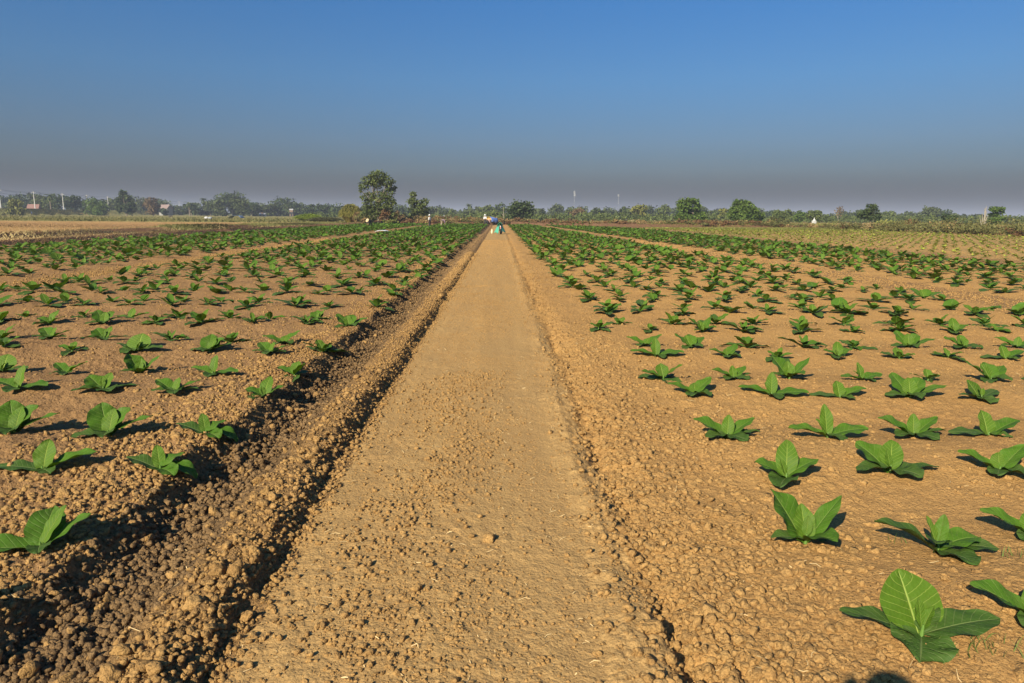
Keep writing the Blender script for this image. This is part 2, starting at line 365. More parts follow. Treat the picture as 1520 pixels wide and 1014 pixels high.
def lumps(x, y):
    """crumbly relief for the near ground only"""
    xb = bend(x, y); rough = np.interp(xb, RX, RV)
    k = np.clip((26 - y) / 12, 0, 1)
    m = .45 + .75 * np.clip(.5 + 1.3 * fbm(x * 1.1, y * 1.1, 41, 2), 0, 1)
    wx, wy = x + .018 * vnoise(x * 22, y * 22, 91), y + .018 * vnoise(x * 22, y * 22, 92)
    z = rough * m * (domes(wx, wy, .070, 51, .25) * .070 * .4 + domes(wx, wy, .038, 61, .7) * .038 * .75 + np.clip(rough - .6, 0, 1) * domes(wx, wy, .021, 71, .85) * .021 * 1.1)
    z = z + np.clip(rough - .5, 0, 1.2) * .045 * np.maximum(fbm(x * 7, y * 7, 45, 3), -.35)
    return z * k

def grid():
    r = 1.0034
    near = [1.15]
    while near[-1] < 150: near.append(near[-1] * (r if near[-1] < 14 else 1.0075))
    far = list(np.geomspace(152, 9000, 90))
    back = list(np.linspace(-60, .6, 32)) + [.8, .95, 1.07]
    ys = np.array(back + near + far)
    s0 = np.linspace(-1, 1, 1240)
    out = np.array([1.02, 1.05, 1.1, 1.2, 1.35, 1.6, 2, 2.6, 3.5, 5, 8, 14, 30])
    s = np.concatenate([-out[::-1], s0, out])
    wid = .93 * np.clip(ys, 1.2, None) + 1.15
    X = np.sign(s)[None, :] * (np.minimum(np.abs(s), 1)[None, :] * wid[:, None] + np.maximum(np.abs(s) - 1, 0)[None, :] * np.clip(wid, 20, 40)[:, None]); Y = np.repeat(ys[:, None], len(s), 1)
    return X, Y
GX, GY = grid()
GZ = H(GX, GY)
mrow = np.where((GY[:, 0] > .9) & (GY[:, 0] < 26))[0]; a, b = mrow[0], mrow[-1] + 1
GZ[a:b] += lumps(GX[a:b], GY[a:b])
ny, nx = GX.shape
idx = np.arange(ny * nx).reshape(ny, nx)
F = np.stack([idx[:-1, :-1], idx[:-1, 1:], idx[1:, 1:], idx[1:, :-1]], -1).reshape(-1, 4)
V = np.stack([GX.ravel(), GY.ravel(), GZ.ravel()], -1)
fc = V[F].mean(1); fx, fy = fc[:, 0], fc[:, 1]
fxb = bend(fx, fy) + .04 * vnoise(fx * 9, fy * 9, 3)
zone = np.zeros(len(F), np.int32)                                  # 0 = the planted soil
inrow = (fy < 119.5)
zone[inrow & (np.abs(fx + 10.7 + .12 * vnoise(fx * 3, fy * 3, 6)) < .62)] = 3
zone[inrow & (np.abs(fx - track_r(fy) + .12 * vnoise(fx * 3, fy * 3, 6)) < .66)] = 3
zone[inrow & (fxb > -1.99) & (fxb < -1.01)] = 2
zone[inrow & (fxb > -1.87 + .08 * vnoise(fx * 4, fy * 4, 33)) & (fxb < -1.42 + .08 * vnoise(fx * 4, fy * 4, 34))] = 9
zone[inrow & (fxb > -1.01) & (fxb < .62)] = 1
zone[inrow & (fx > 19.0 + .4 * vnoise(fx * .5, fy * .5, 4)) & (fx < 60)] = 5
zone[(fx < -21.9) & (fx > -31.5) & (fy < 125)] = 6
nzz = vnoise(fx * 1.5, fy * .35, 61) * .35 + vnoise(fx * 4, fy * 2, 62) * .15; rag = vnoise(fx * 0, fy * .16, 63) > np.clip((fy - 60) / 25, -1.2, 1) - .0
zone[(zone == 6) & rag & ((np.abs(fx + 22.45 + nzz) < .42) | (np.abs(fx + 28.7 + nzz) < .40)) & (fy > 8) & (fy < 95)] = 11  # ragged dark strips: bank shade put into the soil colour
zone[inrow & (fx < -31.2 + .7 * vnoise(fx * .4, fy * .4, 4))] = 4
zone[(zone == 0) & (fx < -1.5)] = 10
fyb = np.where(fx > 2, 121 - 20 * np.clip((fx - 3) / 12, 0, 1), 124)
zone[(fy > 119.5) & (fy < 128) & (fx > -26)] = 6
zone[(np.abs(fy - fyb) < 3.4) & (fx > -26) & (fx < 60)] = 6
zone[((zone == 0) | (zone == 10)) & (fy > 119.5)] = 7
zone[(zone == 0) & (fx > 60)] = 7
zone[(fy >= 99.0 - .0 * fx) & (fx > 15)] = 7
zone[(fx > 12) & (fx < 60) & (fy > 97) & (fy < 104)] = 6
zone[(fx > 17.8 + .5 * vnoise(fx * .6, fy * .6, 4)) & (fx < 20.1 + .4 * vnoise(fx * .6, fy * .6, 14)) & (fy < 98)] = 8
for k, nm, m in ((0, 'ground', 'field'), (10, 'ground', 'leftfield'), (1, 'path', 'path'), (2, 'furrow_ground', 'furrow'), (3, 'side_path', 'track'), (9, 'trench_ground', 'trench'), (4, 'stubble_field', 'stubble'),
                 (5, 'seedling_field', 'seed'), (6, 'bank_ground', 'bank'), (11, 'painted_bank_shade', 'painted_bank_shade'), (7, 'far_field', 'far'), (8, 'dirt_track', 'track')):
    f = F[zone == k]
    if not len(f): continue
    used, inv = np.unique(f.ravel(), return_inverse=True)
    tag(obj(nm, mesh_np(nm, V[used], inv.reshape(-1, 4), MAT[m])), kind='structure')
del F, fc, zone

# ------------------------------------------------------------------ loose clods of earth
def ico(sub):
    import bmesh
    bm = bmesh.new(); bmesh.ops.create_icosphere(bm, subdivisions=sub, radius=1.0)
    v = np.array([q.co[:] for q in bm.verts]); f = np.array([[w.index for w in q.verts] for q in bm.faces]); bm.free(); return v, f

def clod_shapes(sub, n, seed, amp, cuts=7):
    v, f = ico(sub); out = []
    rr = np.random.default_rng(seed)
    for i in range(n):
        o = rr.random(3) * 50
        d = 1 + amp * vnoise(v[:, 0] * 1.3 + o[0], v[:, 1] * 1.3 + v[:, 2] * 1.7 + o[1], seed + i) + amp * .6 * vnoise(v[:, 0] * 3 + v[:, 2] * 2 + o[2], v[:, 1] * 3 - v[:, 2] * 2, seed + 90 + i)
        # a few broken flat sides
        for _ in range(cuts):
            nrm = rr.normal(size=3); nrm /= np.linalg.norm(nrm); c = .55 + .28 * rr.random()
            h = (v * d[:, None]) @ nrm; d = np.where(h > c, d * c / np.maximum(h, 1e-3), d)
        if sub > 1: d = d * (1 + .10 * vnoise(v[:, 0] * 5 + v[:, 2] * 3 + o[0], v[:, 1] * 5 - v[:, 2] * 4, seed + 55 + i))
        out.append(v * d[:, None] * np.array([1, .75 + .3 * rr.random(), .62 + .3 * rr.random()]))
    return out, f

SH = {1: clod_shapes(1, 8, 5, .30), 2: clod_shapes(2, 10, 7, .34), 3: clod_shapes(3, 8, 9, .34)}

def rot_random(n, rg):
    q = rg.normal(size=(n, 4)); q /= np.linalg.norm(q, axis=1)[:, None]; w, x, y, z = q.T
    return np.stack([np.stack([1 - 2 * (y * y + z * z), 2 * (x * y - z * w), 2 * (x * z + y * w)], -1),
                     np.stack([2 * (x * y + z * w), 1 - 2 * (x * x + z * z), 2 * (y * z - x * w)], -1),
                     np.stack([2 * (x * z - y * w), 2 * (y * z + x * w), 1 - 2 * (x * x + y * y)], -1)], 1)

def scatter(name, xs, ys, size, mat, sink=.25, seed=1):
    rg = np.random.default_rng(seed); zs = H(xs, ys) + np.where(ys < 26, lumps(xs, ys), 0)
    d = np.hypot(xs, ys); appar = size / np.maximum(d, 1.5)            # how large a clod shows
    lvl = np.where(appar > .010, 3, np.where(appar > .0030, 2, 1))
    VV, FF, base = [], [], 0
    for L in (1, 2, 3):
        shapes, f = SH[L]
        which = rg.integers(0, len(shapes), len(xs))
        for k, sv in enumerate(shapes):
            i = np.where((lvl == L) & (which == k))[0]
            if not len(i): continue
            Rm = rot_random(len(i), rg)
            v = np.einsum('nij,vj->nvi', Rm, sv) * size[i][:, None, None]
            v[:, :, 2] *= .85
            v += np.stack([xs[i], ys[i], zs[i] + size[i] * (.55 - sink)], -1)[:, None, :]
            n, m = v.shape[:2]
            VV.append(v.reshape(-1, 3)); FF.append((f[None] + (np.arange(n) * m)[:, None, None] + base).reshape(-1, 3)); base += n * m
    return mesh_np(name, np.concatenate(VV), np.concatenate(FF), mat, smooth=False)

def logy(n, y0, y1, p=1.0): return y0 * (y1 / y0) ** (rng.random(n) ** p)

def patchy(x, y, f, seed, keep):                                     # thin a scatter out into drifts
    return rng.random(len(x)) < np.clip(keep + 1.1 * fbm(x * f, y * f, seed, 2), .04, 1)

def unbend(x, y):                                                    # world x of a place across the path
    xx = x.copy()
    for _ in range(3): xx = xx + (x - bend(xx, y))
    return xx

def sizes(n, lo, hi, p=2.6): return lo + (hi - lo) * rng.random(n) ** p
parts = []
n = 24000; y = logy(n, 1.7, 34); x = unbend(-1.71 + rng.normal(0, .13, n), y)
k = (x > -2.02) & (x < -1.42 + .08 * vnoise(y * 4, x * 0, 35)); x, y = x[k], y[k]; parts.append((x, y, np.maximum(sizes(len(x), .005, .027, 3.2), .0013 * y), 'dark_clod'))
n = 900; y = logy(n, 1.7, 26); x = unbend(rng.choice([-1.75, -1.2], n) + rng.normal(0, .12, n), y)
k = (x > -2.1) & (x < -1.0); x, y = x[k], y[k]; parts.append((x, y, np.maximum(sizes(len(x), .012, .042, 3.2), .0018 * y), 'clod'))
n = 17000; y = logy(n, 1.7, 30); x = unbend(np.where(rng.random(n) < .7, -1.10, -1.30) + rng.normal(0, .075, n), y)
parts.append((x, y, np.maximum(sizes(n, .0035, .022, 4), .0012 * y), 'clod'))
n = 14000; y = logy(n, 1.7, 26); x = unbend(-1.93 - np.abs(rng.normal(0, .30, n)), y)
parts.append((x, y, np.maximum(sizes(n, .0035, .024, 4), .0011 * y), 'clod'))
n = 9000; y = logy(n, 1.7, 24); x = .72 + np.where(rng.random(n) < .6, rng.normal(0, .13, n), rng.normal(.25, .3, n))
k = (x > .3) & patchy(x, y, 1.4, 77, .55); x, y = x[k], y[k]; parts.append((x, y, np.maximum(sizes(len(x), .004, .028, 4), .0011 * y), 'clod'))
n = 60000; y = logy(n, 1.7, 16); x = np.where(rng.random(n) < .45, rng.normal(-.35, .26, n), rng.uniform(-1.05, .62, n)); k = (x > -1.08) & (x < .6) & patchy(x, y, 1.2, 79, .40); x, y = x[k], y[k]
parts.append((x, y, np.maximum(sizes(len(x), .0020, .016, 7), .0008 * y), 'crumb'))
for sgn in (-1, 1):                                                  # both planted fields
    n = 60000; y = logy(n, 1.7, 24); x = sgn * (1.05 + rng.random(n) * (.9 * y + 1.5)); x = np.where(x < 0, x - .95, x)
    k = patchy(x, y, .9, 81 + sgn, .5 if sgn < 0 else .38); x, y = x[k], y[k]
    parts.append((x, y, np.maximum(sizes(len(x), .0026, .028 if sgn < 0 else .026, 6), .0010 * y), 'crumb'))
n = 12000; y = logy(n, 1.8, 7); x = rng.normal(-.42, .24, n); k = (x > -1.0) & (x < .4) & patchy(x, y, 1.6, 99, .45); x, y = x[k], y[k]
parts.append((x, y, sizes(len(x), .0035, .020, 4), 'clod'))
for (lo, sd_, nn) in ((.72, .62, 13000), (-2.2, -.55, 11000)):           # a broken crust beside the path
    y = logy(nn, 1.7, 9); x = lo + sd_ * np.abs(rng.normal(0, 1, nn)); parts.append((x, y, np.maximum(sizes(nn, .003, .034, 5.5), .0010 * y), 'crumb'))
n = 62000; y = logy(n, 6.5, 42, .8); x = (rng.random(n) * 2 - 1) * (.80 * y + .5); k = ((x < -2.0) | (x > .7)) & patchy(x, y, .7, 95, .55); x, y = x[k], y[k]
parts.append((x, y, np.maximum(sizes(len(x), .006, .030, 3.5), .0010 * y), 'crumb'))
n = 14000; y = logy(n, 10, 46); x = rng.uniform(-1.02, .8, n); parts.append((x, y, np.maximum(sizes(n, .005, .018, 4), .0007 * y), 'crumb'))
n = 9000; y = logy(n, 10, 46); x = np.where(rng.random(n) < .5, -10.7, track_r(y)) + rng.normal(0, .4, n); parts.append((x, y, np.maximum(sizes(n, .008, .035, 3), .0010 * y), 'clod'))
n = 9000; y = logy(n, 9, 60); x = rng.normal(-1.66, .15, n); parts.append((x, y, np.maximum(sizes(n, .008, .030, 3), .0012 * y), 'dark_clod'))
for i, key in enumerate(('clod', 'dark_clod', 'crumb')):
    ps = [p for p in parts if p[3] == key]
    xs, ys, ss = (np.concatenate([p[j] for p in ps]) for j in range(3))
    tag(obj({'clod': 'loose_clods', 'dark_clod': 'dark_clods', 'crumb': 'soil_crumbs'}[key], scatter('loose_clods', xs, ys, ss, MAT['dark_clod' if key == 'dark_clod' else 'clod'], sink=.62 if key == 'crumb' else .25, seed=31 + i)), kind='stuff')

# the few clods that stand out as single lumps
for (px, py, s, lab) in ((727, 792, .040, 'single brown clod lying alone in the middle of the dirt path'),
                         (163, 1000, .050, 'large tan clod at the bottom of the furrow nearest the camera'),
                         (85, 985, .050, 'broad flat clod left of the tan clod in the near furrow'),
                         (183, 968, .036, 'hollowed clod just behind the tan clod in the near furrow'),
                         (290, 905, .045, 'pale clod on top of the ridge between furrow and path'),
                         (145, 872, .034, 'flat pale clod beside the nearest plant of the left field'),
                         (966, 930, .050, 'flat pale clod at the right edge of the path with a dark shadow'),
                         (1056, 912, .040, 'pale clod in the right field beside the thin rut'),
                         (264, 662, .042, 'round clod between two tobacco plants of the left field'),
                         (618, 868, .026, 'small clod among crumbs on the left half of the path')):
    x, y = ground_at(px, py, .02); v, f = SH[3]; q = random.choice(v) * s; q = q * np.array([1.15, 1, .8])
    z = float(H(np.array([x]), np.array([y]))[0] + lumps(np.array([x]), np.array([y]))[0])
    o = obj('earth_clod', mesh_np('earth_clod', q, f, MAT['clod']), loc=(x, y, z + s * .28), rz=random.random() * 6)
    tag(o, lab, 'clod', 'big clods of earth')

# dry straw and plant bits on the soil
def straw(n, y0, y1, xf, lo, hi, seed):
    rg = np.random.default_rng(seed); y = y0 * (y1 / y0) ** rg.random(n); x = xf(n, y, rg)
    z = H(x, y) + lumps(x, y) + .004; a = rg.random(n) * 6.283; L = lo + (hi - lo) * rg.random(n) ** 2.5; w = .0006 + .0009 * rg.random(n) + .0002 * y
    d = np.stack([np.cos(a), np.sin(a), rg.normal(0, .25, n)], -1); s = np.stack([-np.sin(a), np.cos(a), rg.normal(0, .3, n)], -1)
    c = np.stack([x, y, z], -1); up = np.array([0, 0, 1.0]); kink = s * (rg.normal(0, .14, n) * L)[:, None]
    vs = []
    for t in (-.5, 0, .5):
        m = c + d * (L * t)[:, None] + (kink if t == 0 else 0); wd = s * (w * (1 if t == 0 else .5))[:, None]
        vs += [m - wd, m + wd + up * .0012]
    vs = np.stack(vs, 1).reshape(-1, 3); b = (np.arange(n) * 6)[:, None]
    return vs, np.concatenate([b + np.array([0, 1, 3, 2]), b + np.array([2, 3, 5, 4])])
v1, f1 = straw(1100, 1.7, 9, lambda n, y, g: g.uniform(-.95, 1.2, n), .008, .06, 3)
v2, f2 = straw(700, 1.8, 9, lambda n, y, g: g.choice([-1, 1], n) * (.7 + g.random(n) * (.8 * y + .5)), .010, .075, 4)
tag(obj('dry_straw', mesh_np('dry_straw', np.concatenate([v1, v2]), np.concatenate([f1, f2 + len(v1)]), MAT['straw'], smooth=False)), kind='stuff')
# ------------------------------------------------------------------ tobacco plants
def leaf_arr(az, el, L, W, bend_, fold=.35, twist=0.0, z0=.03, r0=.01, nu=12, nv=8, seed=0, ruffle=.04, quilt=1.0):
    t = np.linspace(0, 1, nu + 1); ang = el - bend_ * t ** 1.2
    st = L / nu; am = (ang[1:] + ang[:-1]) / 2
    h = np.concatenate([[0], np.cumsum(np.cos(am) * st)]) + r0; z = np.concatenate([[0], np.cumsum(np.sin(am) * st)]) + z0
    w = np.maximum(np.sin(np.pi * np.clip(t, 0, 1) ** .92) ** .61, .22 * (1 - t)) * W / 2
    w = w * np.where(t > .8, 1 - .18 * ((t - .8) / .2), 1); w[-1] = .0015
    s = np.linspace(-1, 1, nv + 1)
    T, S = np.meshgrid(t, s, indexing='ij'); Wd = w[:, None]
    phi = fold * (1 - .35 * T)
    side = Wd * S * np.cos(phi)
    upo = Wd * np.abs(S) ** 1.25 * np.sin(phi) + ruffle * W * np.sin(T * 15 + seed * 1.7 + S * 2.2) * np.abs(S) ** 2.2
    if quilt:
        v = (T - np.abs(S) * Wd / L * .85) * 9
        upo = upo + quilt * .046 * W * (np.abs(np.sin(np.pi * v)) - .6) * np.sin(np.pi * np.clip(np.abs(S), 0, 1)) * (Wd / (W / 2))
        upo = upo - quilt * .02 * W * np.exp(-(S / .12) ** 2)
    ca, sa = math.cos(az), math.sin(az)
    nx_, nz_ = -np.sin(ang)[:, None], np.cos(ang)[:, None]             # leaf normal in its own vertical plane
    tw = twist * T; s2 = side * np.cos(tw) - upo * np.sin(tw); u2 = side * np.sin(tw) + upo * np.cos(tw)
    rad = h[:, None] + nx_ * u2; zz = z[:, None] + nz_ * u2
    V_ = np.stack([rad * ca - s2 * sa, rad * sa + s2 * ca, zz], -1).reshape(-1, 3)
    i = np.arange((nu + 1) * (nv + 1)).reshape(nu + 1, nv + 1)
    F_ = np.stack([i[:-1, :-1], i[1:, :-1], i[1:, 1:], i[:-1, 1:]], -1).reshape(-1, 4)
    return V_, F_, np.stack([T, S * .5 + .5], -1).reshape(-1, 2)

D = math.radians
# each leaf: azimuth (0 = right, 90 = away), rise, droop along it, length, width, tone (0 young, 1 mature, 2 outer)
HERO = [
 [(100, 58, 6, .25, .265, 0), (168, 24, 22, .30, .13, 2), (-122, 10, 28, .17, .23, 2), (4, 16, 16, .31, .15, 2), (52, 34, 30, .17, .10, 2), (20, 72, 20, .10, .05, 0), (95, 74, 5, .11, .045, 0)],
 [(126, 54, 14, .30, .235, 1), (88, 72, 20, .19, .11, 0), (24, 46, 8, .30, .11, 1), (-70, 46, 45, .21, .15, 1), (190, 20, 25, .19, .09, 2), (-14, 12, 22, .15, .10, 2), (60, 70, 10, .10, .05, 0)],
 [(164, 40, 38, .31, .15, 2), (-72, 24, 35, .20, .20, 2), (6, 32, 42, .22, .16, 1), (118, 68, 10, .15, .06, 0), (48, 62, 18, .16, .065, 1), (-8, 8, 18, .27, .12, 2), (230, 40, 40, .15, .11, 2)],
 [(70, 74, 46, .26, .13, 0), (166, 44, 40, .21, .15, 1), (-122, 14, 22, .21, .18, 2), (8, 40, 30, .23, .14, 1), (120, 72, 20, .10, .05, 0)],
 [(130, 44, 26, .26, .22, 1), (62, 58, 15, .21, .14, 0), (-60, 28, 45, .20, .19, 2), (2, 8, 12, .31, .12, 2), (196, 12, 20, .26, .14, 2), (100, 70, 10, .11, .05, 0)],
 [(158, 38, 25, .26, .14, 1), (62, 52, 20, .14, .10, 0), (22, 42, 20, .26, .14, 1), (-60, 18, 30, .17, .16, 2), (-130, 16, 30, .16, .13, 2)],
 [(32, 42, 20, .25, .13, 1), (102, 48, 30, .23, .17, 1), (198, 14, 20, .32, .15, 1), (62, 55, 12, .20, .08, 0), (-60, 20, 30, .12, .10, 2)],
 [(92, 70, 22, .20, .13, 0), (18, 26, 20, .31, .15, 1), (178, 12, 20, .29, .13, 2), (-40, 10, 20, .14, .10, 2)],
 [(4, 34, 105, .24, .13, 1), (120, 52, 25, .19, .075, 0), (166, 24, 20, .24, .13, 2), (-40, 18, 40, .18, .13, 1), (60, 40, 60, .18, .12, 1)],
 [(126, 50, 18, .29, .22, 1), (92, 64, 18, .20, .12, 0), (55, 56, 26, .23, .16, 1), (16, 28, 16, .31, .14, 1), (200, 8, 20, .22, .13, 2), (-70, 22, 40, .16, .14, 2)],
 [(92, 76, 14, .24, .10, 0), (174, 24, 28, .28, .15, 1), (2, 22, 28, .30, .17, 1), (-70, 14, 30, .16, .14, 2), (120, 50, 20, .13, .07, 0)],
 [(160, 40, 25, .27, .17, 1), (70, 70, 10, .17, .09, 0), (24, 34, 20, .27, .11, 1), (4, 14, 14, .24, .12, 2), (-60, 20, 35, .18, .14, 2), (205, 12, 20, .20, .12, 2)],
]
def random_plant(rr):
    n = rr.choice([5, 6, 6, 7, 7, 8]); a0 = rr.random() * 360; out = []; big = rr.uniform(.80, 1.12)
    for i in range(n):
        u = i / (n - 1)                                              # 0 = oldest, outermost leaf
        out.append(((a0 + 137.5 * i + rr.uniform(-20, 20)) % 360, 6 + 52 * u ** 1.7 + rr.uniform(-7, 13), rr.uniform(10, 42) * (1.1 - .5 * u),
                    big * (.29 - .13 * u + rr.uniform(-.03, .04)), big * (.165 - .07 * u + rr.uniform(-.02, .03)), 2 if u < .42 else 1 if u < .74 else 0))
    return out
rr = random.Random(4)
SPECS = HERO + [random_plant(rr) for _ in range(30)]
LMAT = [MAT['young'], MAT['mature'], MAT['outer']]
TEMPL, LOD1, LOD2 = [], [], []

def low_plant(spec, nu, nv, k, name=None):
    VV, FF, UU, MI, b = [], [], [], [], 0
    for i, (az, el, bd, L, W, tone) in enumerate(spec):
        v, f, uv = leaf_arr(D(az), D(el), L, W, D(bd), fold=.14 + .25 * ((i * 7) % 5) / 4, z0=.01 + .008 * i, nu=nu, nv=nv, seed=i + k, quilt=0)
        VV.append(v); FF.append(f + b); UU.append(uv); MI.append(np.full(len(f), tone)); b += len(v)
    return np.concatenate(VV), np.concatenate(FF), np.concatenate(UU), np.concatenate(MI)

for k, spec in enumerate(SPECS):
    leaves = []
    for i, (az, el, bd, L, W, tone) in enumerate(spec):
        v, f, uv = leaf_arr(D(az), D(el), L, W, D(bd), fold=(.10 if W > .24 else .14 + .12 * ((i + k) % 3) if k < 12 else .13 + .30 * ((i * 7 + k) % 5) / 4), twist=(.0 if W > .24 else .2 * math.sin(i * 2.3 + k)), ruffle=(.015 if W > .24 else .05), z0=.004 + .007 * i, r0=.004, nu=22, nv=14, seed=i + 3 * k)
        leaves.append(mesh_np('leaf', v, f, LMAT[tone], uv))
    st = MB(); st.tube([(0, 0, -.05), (0, 0, .01), (.003, 0, .012 + .007 * len(spec))], [.010, .009, .004], 8)
    me = bpy.data.meshes.new('stem'); me.from_pydata(st.v, [], st.f); me.materials.append(MAT['stem'])
    TEMPL.append((me, leaves))
    LOD1.append(mesh_np('tobacco_plant', *[q for q in low_plant(spec, 6, 4, k)[:2]], LMAT, low_plant(spec, 6, 4, k)[2], midx=low_plant(spec, 6, 4, k)[3]))

# where they stand: (x, y) measured row by row, near rows first
ROWS_R = [(0, [(1.59, 2.29, 0), (2.10, 2.38, 5)]),
 (1, [(1.51, 3.09, 1), (2.10, 2.99, 2), (2.70, 3.17, 5)]),
 (2, [(1.74, 3.88, 3), (2.44, 3.99, 4), (3.13, 3.99, 5)]),
 (3, [(1.63, 4.63, 11), (2.35, 4.63, 10), (2.99, 4.66, 11), (3.56, 4.69, 7)]),
 (4, [(1.73, 5.82, 5), (2.41, 5.80, 10), (3.00, 5.76, 7), (3.62, 5.75, 9), (4.24, 5.73, 0)]),
 (5, [(1.60, 6.43, 12), (2.28, 6.41, 11), (2.83, 6.42, 1), (3.56, 6.45, 10), (4.19, 6.41, 14), (4.84, 6.44, 9)]),
 (6, [(1.77, 7.49, 10), (2.57, 7.47, 5), (3.11, 7.41, 13), (3.82, 7.46, 3), (4.50, 7.43, 15), (5.09, 7.48, 16), (5.73, 7.45, 7)]),
 (7, [(1.79, 8.16, 5), (2.31, 8.01, 9), (2.99, 8.02, 17), (3.68, 8.03, 2), (4.26, 7.96, 18), (4.99, 8.06, 9), (5.67, 8.07, 4), (6.40, 8.17, 11)]),
 (8, [(1.39, 9.37, 13), (2.08, 9.22, 14), (2.80, 9.19, 1), (3.36, 9.20, 2), (4.18, 9.22, 19), (4.9, 9.2, 20), (5.55, 9.25, 21), (6.3, 9.2, 3), (6.95, 9.25, 8)])]
ROWS_L = [(0, [(-2.12, 2.47, 13)]), (1, [(-2.13, 2.99, 6)]),
 (2, [(-2.75, 3.96, 7), (-2.05, 3.97, 8)]),
 (3, [(-3.42, 4.69, 9), (-2.72, 4.61, 9), (-2.05, 4.63, 8)]),
 (4, [(-4.20, 5.87, 10), (-3.44, 5.83, 4), (-2.81, 5.79, 11), (-2.02, 5.74, 3)]),
 (5, [(-4.92, 6.68, 0), (-4.18, 6.52, 5), (-3.52, 6.61, 1), (-2.75, 6.45, 10), (-1.98, 6.49, 12)]),
 (6, [(-5.63, 7.73, 15), (-4.78, 7.59, 16), (-4.07, 7.61, 0), (-3.25, 7.59, 9), (-2.56, 7.52, 11), (-2.0, 7.65, 22)]),
 (7, [(-6.20, 8.52, 3), (-5.45, 8.27, 11), (-4.81, 8.28, 4), (-4.02, 8.30, 2), (-3.24, 8.18, 17), (-2.59, 8.11, 5)]),
 (8, [(-6.95, 9.55, 12), (-6.25, 9.50, 3), (-5.5, 9.5, 9), (-4.80, 9.54, 18), (-4.18, 9.56, 19), (-3.46, 9.58, 20), (-2.72, 9.60, 2), (-2.1, 9.5, 9)]),
 (9, [(-6.97, 10.09, 14), (-6.18, 10.18, 13), (-5.47, 10.14, 7), (-4.77, 10.16, 21), (-4.02, 10.18, 22), (-3.39, 10.07, 23), (-2.7, 10.1, 4)])]
PL = []                                                              # (x, y, template, rotation, scale, field, row, measured)
def jit(a): return rr.uniform(-a, a)
for fld, rows in (('right', ROWS_R), ('left', ROWS_L)):
    for r, ps in rows:
        for (x, y, k) in ps:
            own = k < 12 and y < 5
            PL.append((x, y, k, 0.0 if own else jit(.5), 1.0 if own else rr.uniform(.84, 1.08), fld, r, True))
def auto_rows(fld, x_in, x_out, y0, per, gap, r0, first, yend):
    r, y = r0, y0; sg = 1 if x_in(20) > 0 else -1
    seq = []
    yy = y0
    while yy < yend: seq += [yy, yy + gap]; yy += per
    if first: seq = seq[1:]
    for y in seq:
        if y > yend: break
        xi, xo = x_in(y), x_out if not callable(x_out) else x_out(y)
        x = xi + sg * rr.uniform(0, .25)
        while abs(x) < abs(xo):
            if rr.random() > .045:
                PL.append((x + jit(.09), y + jit(.09), rr.randrange(len(SPECS)), rr.random() * 6.28, rr.uniform(.90, 1.22) * (1 + .46 * min(1, max(0, (y - 7) / 24))), fld, r, False))
            x += sg * .675
        r += 1
c = lambda q: (lambda y: q)
auto_rows('right', c(1.55), lambda y: track_r(y) - .95, 9.22, 1.72, .63, 9, True, 118)
auto_rows('left', c(-1.98), -9.75, 11.36, 1.80, .63, 10, False, 118)
auto_rows('far left', c(-11.75), -21.4, 9.55, 1.80, .63, 8, False, 118)
auto_rows('far right', lambda y: track_r(y) + 1.0, lambda y: 17.8 - 8 * max(0, (y - 85) / 33), 7.5, 1.72, .63, 6, False, 112)
for fld, rows in (('right', ROWS_R), ('left', ROWS_L)):              # the measured rows run on outside the picture
    for r, ps in rows:
        sg = 1 if fld == 'right' else -1; x = max(abs(p[0]) for p in ps) + .68; y = ps[-1][1]
        while x < (9.3 if fld == 'right' else 9.9) and r > 0:
            PL.append((sg * x + jit(.08), y + jit(.08), rr.randrange(len(SPECS)), rr.random() * 6.28, rr.uniform(.8, 1.1), fld, r, False)); x += .68
PA = np.array([p[:2] for p in PL]); PZs = H(PA[:, 0], PA[:, 1])
def shown(p, z):
    u, v = to_pixel(p[0], p[1], z + .1); return p[1] > 1.5 and -25 < u < PW + 25 and v < PH + 60
vis = [i for i in range(len(PL)) if shown(PL[i], PZs[i])]
vis.sort(key=lambda i: PL[i][1] ** 2 + PL[i][0] ** 2)
single = vis[:296]; sset = set(single)
ORD = 'first second third fourth fifth sixth seventh eighth ninth tenth eleventh twelfth thirteenth fourteenth fifteenth sixteenth seventeenth eighteenth nineteenth twentieth'.split()
def ordinal(n):
    n += 1
    return ORD[n - 1] if n <= 20 else 'twenty-' + ORD[n - 21] if n < 30 else 'thirtieth'
FIELD = {'left': 'left field', 'right': 'right field', 'far left': 'far left strip', 'far right': 'far right strip'}
EDGE = {'left': 'the path', 'right': 'the path', 'far left': 'its path', 'far right': 'its path'}
byrow = {}
for i in vis: byrow.setdefault((PL[i][5], PL[i][6]), []).append(i)
rank = {}
for key, ii in byrow.items():
    for n_, i in enumerate(sorted(ii, key=lambda i: abs(PL[i][0]))): rank[i] = n_
